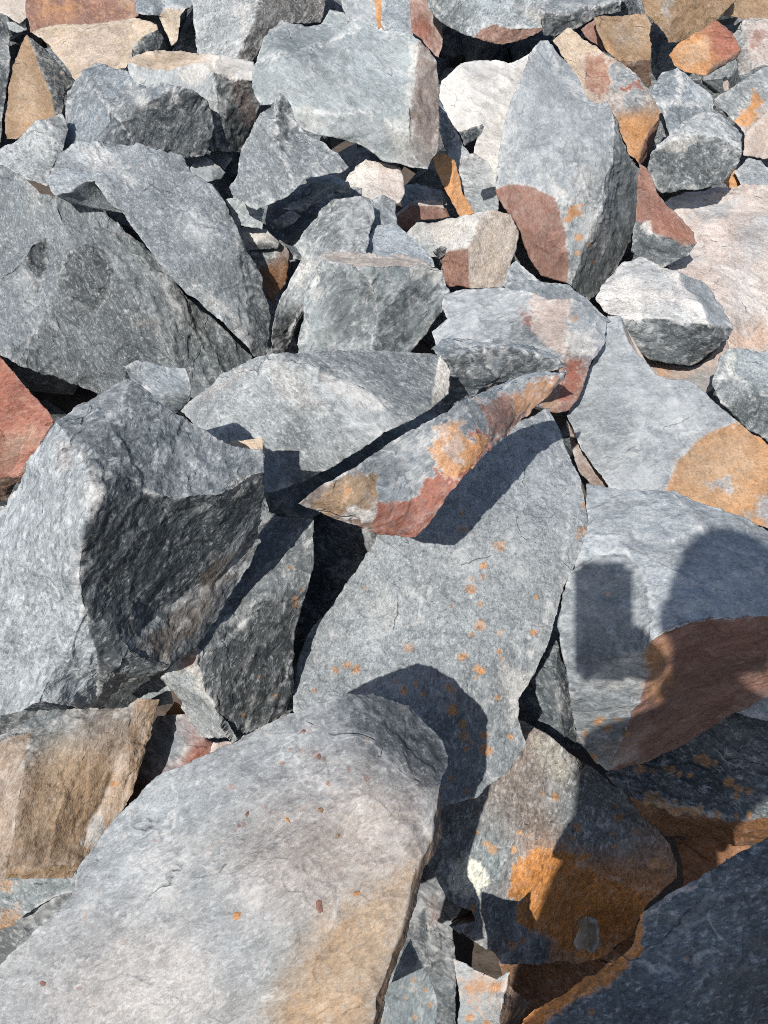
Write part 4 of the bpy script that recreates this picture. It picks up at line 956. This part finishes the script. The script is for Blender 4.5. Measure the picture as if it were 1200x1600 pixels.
rock("small faceted grey stone in the nook between twin-humped rock and triangular stone", "298,262 308,246 330,249 353,268 346,282 322,286 302,280", [(318, 262, -.1, .3, 'gl'), (340, 272, .4, .0, 'g')], ["325,247 332,262 330,290"], [], None, h=.0, gap=.02, name='stone')
rock("pale sliver in shade above the small faceted stone", "328,240 345,234 364,248 352,264 338,256", [(345, 248, 0, .3, 'gl')], [], [], None, h=-.04, gap=.02, name='chip')
rock("thin upright pinkish shard behind the star-cracked rock", "1128,122 1134,118 1140,138 1132,142", [(1134, 130, 0, .0, 'p')], [], [], None, h=-.02, gap=.02, name='chip', mat='q')
rock("small dark chip below the black slate chip, left of the tall slab", "728,258 746,256 742,288 726,284", [(736, 270, .2, -.2, 'gm')], [], [], None, h=.0, gap=.02, name='chip')
rock("rust-red chip low in the gap right of the tan ridged rock", "256,1226 284,1204 299,1211 291,1226 266,1243", [(278, 1220, .0, .2, 'r')], [], [], None, h=-.02, gap=.02, name='chip', mat='q')
rock("red split stone standing in the gap beside the pinkish stone", "286,1192 304,1160 319,1148 332,1166 321,1190 300,1207", [(300, 1185, -.2, .1, 'rb'), (318, 1172, .4, .0, 'r')], ["319,1146 310,1175 300,1209"], [], None, h=-.03, gap=.02, name='stone', mat='q')

# ================================================================== loose chips and grit lying on the big smooth boulder
def chip(label, x, y, r, col, ang, sid, host_gap=.0):
    """a little broken flake resting on the rock face seen at photograph pixel x, y"""
    dg = bpy.context.evaluated_depsgraph_get()
    d = ray(np.array([x], float), np.array([y], float))
    dirw = Vector(to_world(d)[0] - CAM)
    hit, loc, nrm, _, ob, _ = SC.ray_cast(dg, Vector(CAM), dirw.normalized())
    if not hit:
        return None
    rr = r * (loc - Vector(CAM)).dot(Vector(FWD)) / F
    rng = random.Random(sid)
    ex_, ey_ = rng.uniform(.9, 1.5), rng.uniform(.55, 1.0)
    bm = bmesh.new()
    for k in range(9):
        a = k / 9 * math.tau
        q = rr * rng.uniform(.55, 1.2)
        bm.verts.new((math.cos(a) * q * ex_, math.sin(a) * q * ey_, -.15 * rr))
        bm.verts.new((math.cos(a + .2) * q * ex_ * rng.uniform(.4, .8), math.sin(a + .2) * q * ey_ * rng.uniform(.3, .8), rr * rng.uniform(.05, .22)))
    bm.verts.new((rr * rng.uniform(-.4, .4), rr * rng.uniform(-.2, .2), rr * .34))
    bmesh.ops.convex_hull(bm, input=bm.verts[:])
    for v in [v for v in bm.verts if not v.link_faces]:
        bm.verts.remove(v)
    bm.normal_update()
    me = bpy.data.meshes.new("rock_chip"); bm.to_mesh(me); bm.free()
    n = len(me.vertices)
    for nm, arr in (("base", PAL[col]), ("mask", (.1, .2, .3))):
        a = me.attributes.new(nm, 'FLOAT_COLOR', 'POINT')
        a.data.foreach_set("color", np.tile(np.array((*arr, .8), np.float32), n))
    me.materials.append(MATS['q'])
    o = bpy.data.objects.new("rock_chip", me); COL.objects.link(o)
    zq = nrm.to_track_quat('Z', 'Y')
    o.rotation_mode = 'QUATERNION'
    from mathutils import Quaternion
    o.rotation_quaternion = zq @ Quaternion((0, 0, 1), math.radians(ang))
    o.location = loc + nrm * rr * .05
    o["label"] = label; o["category"] = "rock chip"; o["group"] = "loose chips lying on the big smooth boulder"
    return o
bpy.context.view_layer.update()
for i, c in enumerate([
    ("rust-red crumb at the head of a trail of red grit on the smooth boulder", 386, 1272, 6, 'rb', 50),
    ("grey-brown flake just left of the rust crumb pair on the smooth boulder", 450, 1281, 6, 'o', -20),
    ("dark brown flake nearest the crest-side middle of the smooth boulder", 501, 1266, 7, 'b', 20),
    ("tiny brown pebble right of the dark flake on the smooth boulder", 527, 1307, 4, 'b', 0),
    ("upright rust flake above the ochre flank of the smooth boulder", 498, 1417, 8, 'rb', -65),
    ("orange flake by the top edge of the ochre flank on the smooth boulder", 559, 1394, 6, 'o', -60),
    ("flat orange chip alone in the middle of the smooth boulder", 370, 1431, 7, 'o', 30),
    ("curled rust flake at the lower left of the smooth boulder", 66, 1537, 7, 'rb', 40),
    ("small rust crumb near the shaded top corner of the smooth boulder", 474, 1142, 5, 'rb', 10),
    ("rust crumb in the red smear below the crest of the smooth boulder", 498, 1182, 6, 'rb', -30)]):
    chip(c[0], c[1], c[2], c[3], c[4], c[5], 100 + i)

# ================================================================== rubble under and around the traced rocks, ground
def plane_pt(u, v, h):
    p0 = CAM - PN * (PH - h)
    return p0 + np.array((1.0, 0, 0)) * u + np.array((0, math.cos(SLOPE), math.sin(SLOPE))) * v

def project(p):
    d = p - CAM
    z = d @ FWD
    return 600 + (d @ RIGHT) / max(z, 1e-3) * F, 800 - (d @ UP) / max(z, 1e-3) * F, z

rb = bmesh.new()
lay_b = rb.verts.layers.float_color.new("base"); lay_m = rb.verts.layers.float_color.new("mask")
rng = random.Random(5)
def rubble(c, r, col):
    b2 = bmesh.new()
    ax = [rng.uniform(.75, 1.25) for _ in range(3)]
    for _ in range(26):
        q = Vector((rng.gauss(0, 1), rng.gauss(0, 1), rng.gauss(0, 1))).normalized() * r * rng.uniform(.8, 1.05)
        b2.verts.new((q.x * ax[0], q.y * ax[1], q.z * ax[2]))
    res = bmesh.ops.convex_hull(b2, input=b2.verts[:])
    vm = {}
    for f in b2.faces:
        for v in f.verts:
            if v not in vm:
                nv = rb.verts.new(v.co + Vector(c)); nv[lay_b] = (*col, 1); nv[lay_m] = (.3, .15, .3, .1); vm[v] = nv
    for f in b2.faces:
        try:
            rb.faces.new([vm[v] for v in f.verts])
        except ValueError:
            pass
    b2.free()
cols = [PAL[k] for k in ('g', 'gm', 'gm', 'gd', 'gd', 'gm', 'g', 'gm', 'gd')]
v = -1.0
while v < 4.6:
    u = -2.8
    while u < 2.8:
        uu, vv = u + rng.uniform(-.06, .06), v + rng.uniform(-.06, .06)
        r = rng.uniform(.11, .2)
        col = cols[rng.randrange(len(cols))]
        u += .25
        p = plane_pt(uu, vv, -.32)
        x, y, z = project(p)
        m = r * 1.35 / max(z, .2) * F
        inside = z > .05 and -m - 30 < x < 1200 + m + 30 and -m - 30 < y < 1600 + m + 30
        if inside:
            p = plane_pt(uu, vv, -.22)
            x, y, z = project(p); m = r * 1.2 / z * F
            x0, x1 = int((x - m - GX0) / GS), int((x + m - GX0) / GS); y0, y1 = int((y - m - GY0) / GS), int((y + m - GY0) / GS)
            zb = ZB[max(0, y0):max(0, min(460, y1)), max(0, x0):max(0, min(360, x1))]
            zb = zb[np.isfinite(zb)]
            need = (float(zb.max()) if len(zb) else 0) + (.10 if y < 800 else .28) + r * 1.3
            if need > z:
                p = CAM + (p - CAM) * (need / z)
        elif (p - CAM)[1] < -.15 and abs(p[0]) < .8:
            continue
        rubble(p, r, col)
    v += .25
me = bpy.data.meshes.new("rubble"); rb.to_mesh(me); rb.free()
me.materials.append(MATS['s'])
o = bpy.data.objects.new("rubble", me); COL.objects.link(o)
o["kind"] = "stuff"; o["label"] = "broken rock rubble under and around the heap"

gm_ = bpy.data.materials.new("red_brown_earth"); gm_.use_nodes = True
t = gm_.node_tree; bs = t.nodes["Principled BSDF"]; bs.inputs["Roughness"].default_value = .95
nz = t.nodes.new("ShaderNodeTexNoise"); nz.inputs["Scale"].default_value = 14; nz.inputs["Detail"].default_value = 8
cr_ = t.nodes.new("ShaderNodeValToRGB"); cr_.color_ramp.elements[0].color = (.05, .04, .032, 1); cr_.color_ramp.elements[1].color = (.13, .10, .08, 1)
bp_ = t.nodes.new("ShaderNodeBump"); bp_.inputs["Distance"].default_value = .03
tc_ = t.nodes.new("ShaderNodeTexCoord"); t.links.new(tc_.outputs["Object"], nz.inputs["Vector"])
t.links.new(nz.outputs["Fac"], cr_.inputs[0]); t.links.new(cr_.outputs[0], bs.inputs["Base Color"])
t.links.new(nz.outputs["Fac"], bp_.inputs["Height"]); t.links.new(bp_.outputs[0], bs.inputs["Normal"])
xs = [-200, -60, -20, -8, -5] + [i * .4 for i in range(-10, 11)] + [5, 8, 20, 60, 200]
ys = [-200, -60, -20, -8, -4, -2, -1.2, -.8, -.5, -.3, -.2, 0] + [.4 * i for i in range(1, 18)] + [8, 12, 20, 60, 200]
def gz(x, y):
    h = -.80
    yy = min(y, 7.0)
    zp = CAM[2] + (-(PH - h) + math.sin(SLOPE) * yy) / math.cos(SLOPE)
    flat = GROUND_Z
    if y < -.2:
        zp = flat
    elif y < .4:
        k = (y + .2) / .6; zp = flat * (1 - k) + zp * k
    k = min(1, max(0, (abs(x) - 4) / 6)); 
    return zp + (0.06 * math.sin(x * 3.1) * math.cos(y * 2.7) if y > 0 else 0)
GROUND_Z = 0.03
gv = [(x, y, gz(x, y)) for y in ys for x in xs]
nx = len(xs)
gf = [(j * nx + i, j * nx + i + 1, (j + 1) * nx + i + 1, (j + 1) * nx + i) for j in range(len(ys) - 1) for i in range(nx - 1)]
me = bpy.data.meshes.new("ground"); me.from_pydata(gv, [], gf); me.materials.append(gm_)
o = bpy.data.objects.new("ground", me); COL.objects.link(o); o["kind"] = "structure"

# ================================================================== the photographer, whose shadow falls on the right of the picture
def plain(name, col, rough=.7):
    m = bpy.data.materials.new(name); m.use_nodes = True
    b = m.node_tree.nodes["Principled BSDF"]
    n_ = m.node_tree.nodes.new("ShaderNodeTexNoise"); n_.inputs["Scale"].default_value = 60
    r_ = m.node_tree.nodes.new("ShaderNodeValToRGB")
    r_.color_ramp.elements[0].color = (*[c * .8 for c in col], 1); r_.color_ramp.elements[1].color = (*[min(1, c * 1.15) for c in col], 1)
    m.node_tree.links.new(n_.outputs["Fac"], r_.inputs[0]); m.node_tree.links.new(r_.outputs[0], b.inputs["Base Color"])
    b.inputs["Roughness"].default_value = rough
    return m
SKIN = plain("skin", (.42, .25, .17), .55); SHIRT = plain("shirt_cloth", (.12, .15, .22), .9); TROUSER = plain("trouser_cloth", (.06, .06, .07), .9)
HAIR = plain("hair", (.02, .015, .012), .6); SHOE = plain("shoe_leather", (.05, .035, .03), .5); BLACK = plain("phone_glass", (.012, .012, .014), .15)

def skinned(name, verts, edges, mats, parent, sub=2):
    me = bpy.data.meshes.new(name)
    me.from_pydata([v[:3] for v in verts], edges, [])
    o = bpy.data.objects.new(name, me); COL.objects.link(o)
    o.modifiers.new("skin", 'SKIN'); s = o.modifiers.new("sub", 'SUBSURF'); s.levels = sub; s.render_levels = sub
    for i, v in enumerate(verts):
        r = v[3]
        me.skin_vertices[0].data[i].radius = r if isinstance(r, tuple) else (r, r)
    me.skin_vertices[0].data[0].use_root = True
    for m in mats:
        me.materials.append(m)
    o.parent = parent
    return o

BX, BY = PERSON_X, PERSON_Y = 0.0, -0.46
def cw(x, u, f):
    return tuple(CAM + RIGHT * x + UP * u + FWD * f)
person = bpy.data.objects.new("person", None); COL.objects.link(person)
person.location = (BX, BY, GROUND_Z)
def rel(p):
    return (p[0] - BX, p[1] - BY, p[2] - GROUND_Z)
def W_(p, r):
    return (*rel(p), r)
G = GROUND_Z
wr = cw(.045, -.125, -.07); wl = (BX - .08, BY + .13, G + .98)
body = [W_((BX, BY, G + .96), (.140, .115)), W_((BX, BY, G + 1.14), (.128, .105)), W_((BX, BY + .0, G + 1.32), (.150, .12)), W_((BX, BY + .0, G + 1.43), (.15, .09)),
        W_((BX, BY + .02, G + 1.52), .056), W_((BX, BY + .06, G + 1.60), .072), W_((BX, BY + .085, G + 1.69), (.080, .100)), W_((BX, BY + .075, G + 1.745), (.062, .078)),
        W_((BX + .20, BY, G + 1.42), .062), W_((BX + .30, BY + .07, G + 1.16), .048), W_(wr, .030),
        W_((BX - .135, BY, G + 1.42), .050), W_((BX - .095, BY + .03, G + 1.14), .040), W_(wl, .030),
        W_((BX + .10, BY, G + .86), .098), W_((BX + .11, BY + .02, G + .48), .064), W_((BX + .12, BY, G + .09), .044), W_((BX + .13, BY + .14, G + .04), .038),
        W_((BX - .08, BY, G + .86), .092), W_((BX - .10, BY + .02, G + .48), .064), W_((BX - .12, BY, G + .09), .044), W_((BX - .13, BY + .14, G + .04), .038)]
be_ = [(0, 1), (1, 2), (2, 3), (3, 4), (4, 5), (5, 6), (6, 7), (3, 8), (8, 9), (9, 10), (3, 11), (11, 12), (12, 13), (0, 14), (14, 15), (15, 16), (16, 17), (0, 18), (18, 19), (19, 20), (20, 21)]
skinned("body", body, be_, [SHIRT], person)
for sgn, w0, side in ((1, wr, 1), (-1, wl, -1)):
    # a hand: palm and five bent fingers closing on the phone's lower half
    if sgn == 1:      # the right hand closes on the phone's right edge
        palm = cw(.028, -.105, -.036); tips = [cw(.000, -.062 - .020 * k, -.0055) for k in range(4)]; mids = [cw(.026, -.066 - .020 * k, -.014) for k in range(4)]; th = cw(.000, -.075, -.026)
    else:             # the left forearm lies across the body, fingers slightly curled
        palm = (BX - .035, BY + .165, G + .985); tips = [(BX + .045, BY + .150 + .006 * k, G + 1.015 - .020 * k) for k in range(4)]
        mids = [(BX + .010, BY + .180, G + 1.015 - .020 * k) for k in range(4)]; th = (BX - .02, BY + .165, G + 1.04)
    hv = [W_(w0, (.028, .022)), W_(palm, (.030, .016))]
    he = [(0, 1)]
    for k in range(4):
        b0 = len(hv)
        hv += [W_(mids[k], .0095), W_(tips[k], .0075)]
        he += [(1, b0), (b0, b0 + 1)]
    b0 = len(hv); hv += [W_(tuple((np.array(palm) + np.array(th)) / 2), .0105), W_(th, .008)]; he += [(1, b0), (b0, b0 + 1)]
    skinned("hand", hv, he, [SKIN], person)
# face, ears, hair
hc = np.array((BX, BY + .085, G + 1.675))
def ell(name, c, s, mat, cut=None):
    bm = bmesh.new(); bmesh.ops.create_uvsphere(bm, u_segments=24, v_segments=16, radius=1)
    if cut:
        bmesh.ops.delete(bm, geom=[v_ for v_ in bm.verts if cut(v_.co)], context='VERTS')
    for v_ in bm.verts:
        v_.co = Vector((v_.co.x * s[0] + c[0] - BX, v_.co.y * s[1] + c[1] - BY, v_.co.z * s[2] + c[2] - G))
    for f_ in bm.faces:
        f_.smooth = True
    me = bpy.data.meshes.new(name); bm.to_mesh(me); bm.free(); me.materials.append(mat)
    o = bpy.data.objects.new(name, me); COL.objects.link(o); o.parent = person
    return o
ell("face", hc + (0, .012, -.015), (.074, .092, .112), SKIN)
ell("hair", hc + (0, -.008, .025), (.084, .102, .100), HAIR, cut=lambda c: c.y > .35 and c.z < .45 or c.z < -.6)
ell("nose", hc + (0, .105, -.02), (.013, .016, .024), SKIN)
for s_ in (-1, 1):
    ell("ear", hc + (.080 * s_, .0, -.015), (.010, .02, .032), SKIN)
    ell("eye", hc + (.031 * s_, .092, .01), (.013, .011, .008), BLACK)
    ell("shoe", np.array((BX + .13 * s_, BY + .07, G + .045)), (.05, .14, .045), SHOE)
ell("mouth", hc + (0, .098, -.062), (.024, .009, .007), plain("lips", (.35, .14, .12)))
person["label"] = "person standing behind the viewpoint in dark clothes, holding up a phone in one hand"
person["category"] = "person"

# the phone itself, right behind the lens
bm = bmesh.new()
bmesh.ops.create_cube(bm, size=1)
bmesh.ops.scale(bm, vec=(.077, .163, .0085), verts=bm.verts)
bmesh.ops.bevel(bm, geom=[e for e in bm.edges if abs((e.verts[0].co - e.verts[1].co).z) > .004], offset=.009, segments=4, affect='EDGES')
me = bpy.data.meshes.new("phone"); bm.to_mesh(me); bm.free(); me.materials.append(BLACK)
ph = bpy.data.objects.new("phone", me); COL.objects.link(ph)
ph.matrix_world = Matrix.Translation(Vector(cw(-.019, -.058, -.012))) @ cam.rotation_euler.to_matrix().to_4x4()
ph["label"] = "black phone held up by the person behind the viewpoint"; ph["category"] = "phone"
bm = bmesh.new(); bmesh.ops.create_cone(bm, cap_ends=True, segments=24, radius1=.0075, radius2=.0075, depth=.003)
me = bpy.data.meshes.new("lens"); bm.to_mesh(me); bm.free(); me.materials.append(BLACK)
for dx_, dy_ in ((.019, .028), (.019, .009)):
    ln = bpy.data.objects.new("lens", me); COL.objects.link(ln); ln.parent = ph; ln.location = (dx_, dy_ + .03, -.0055)
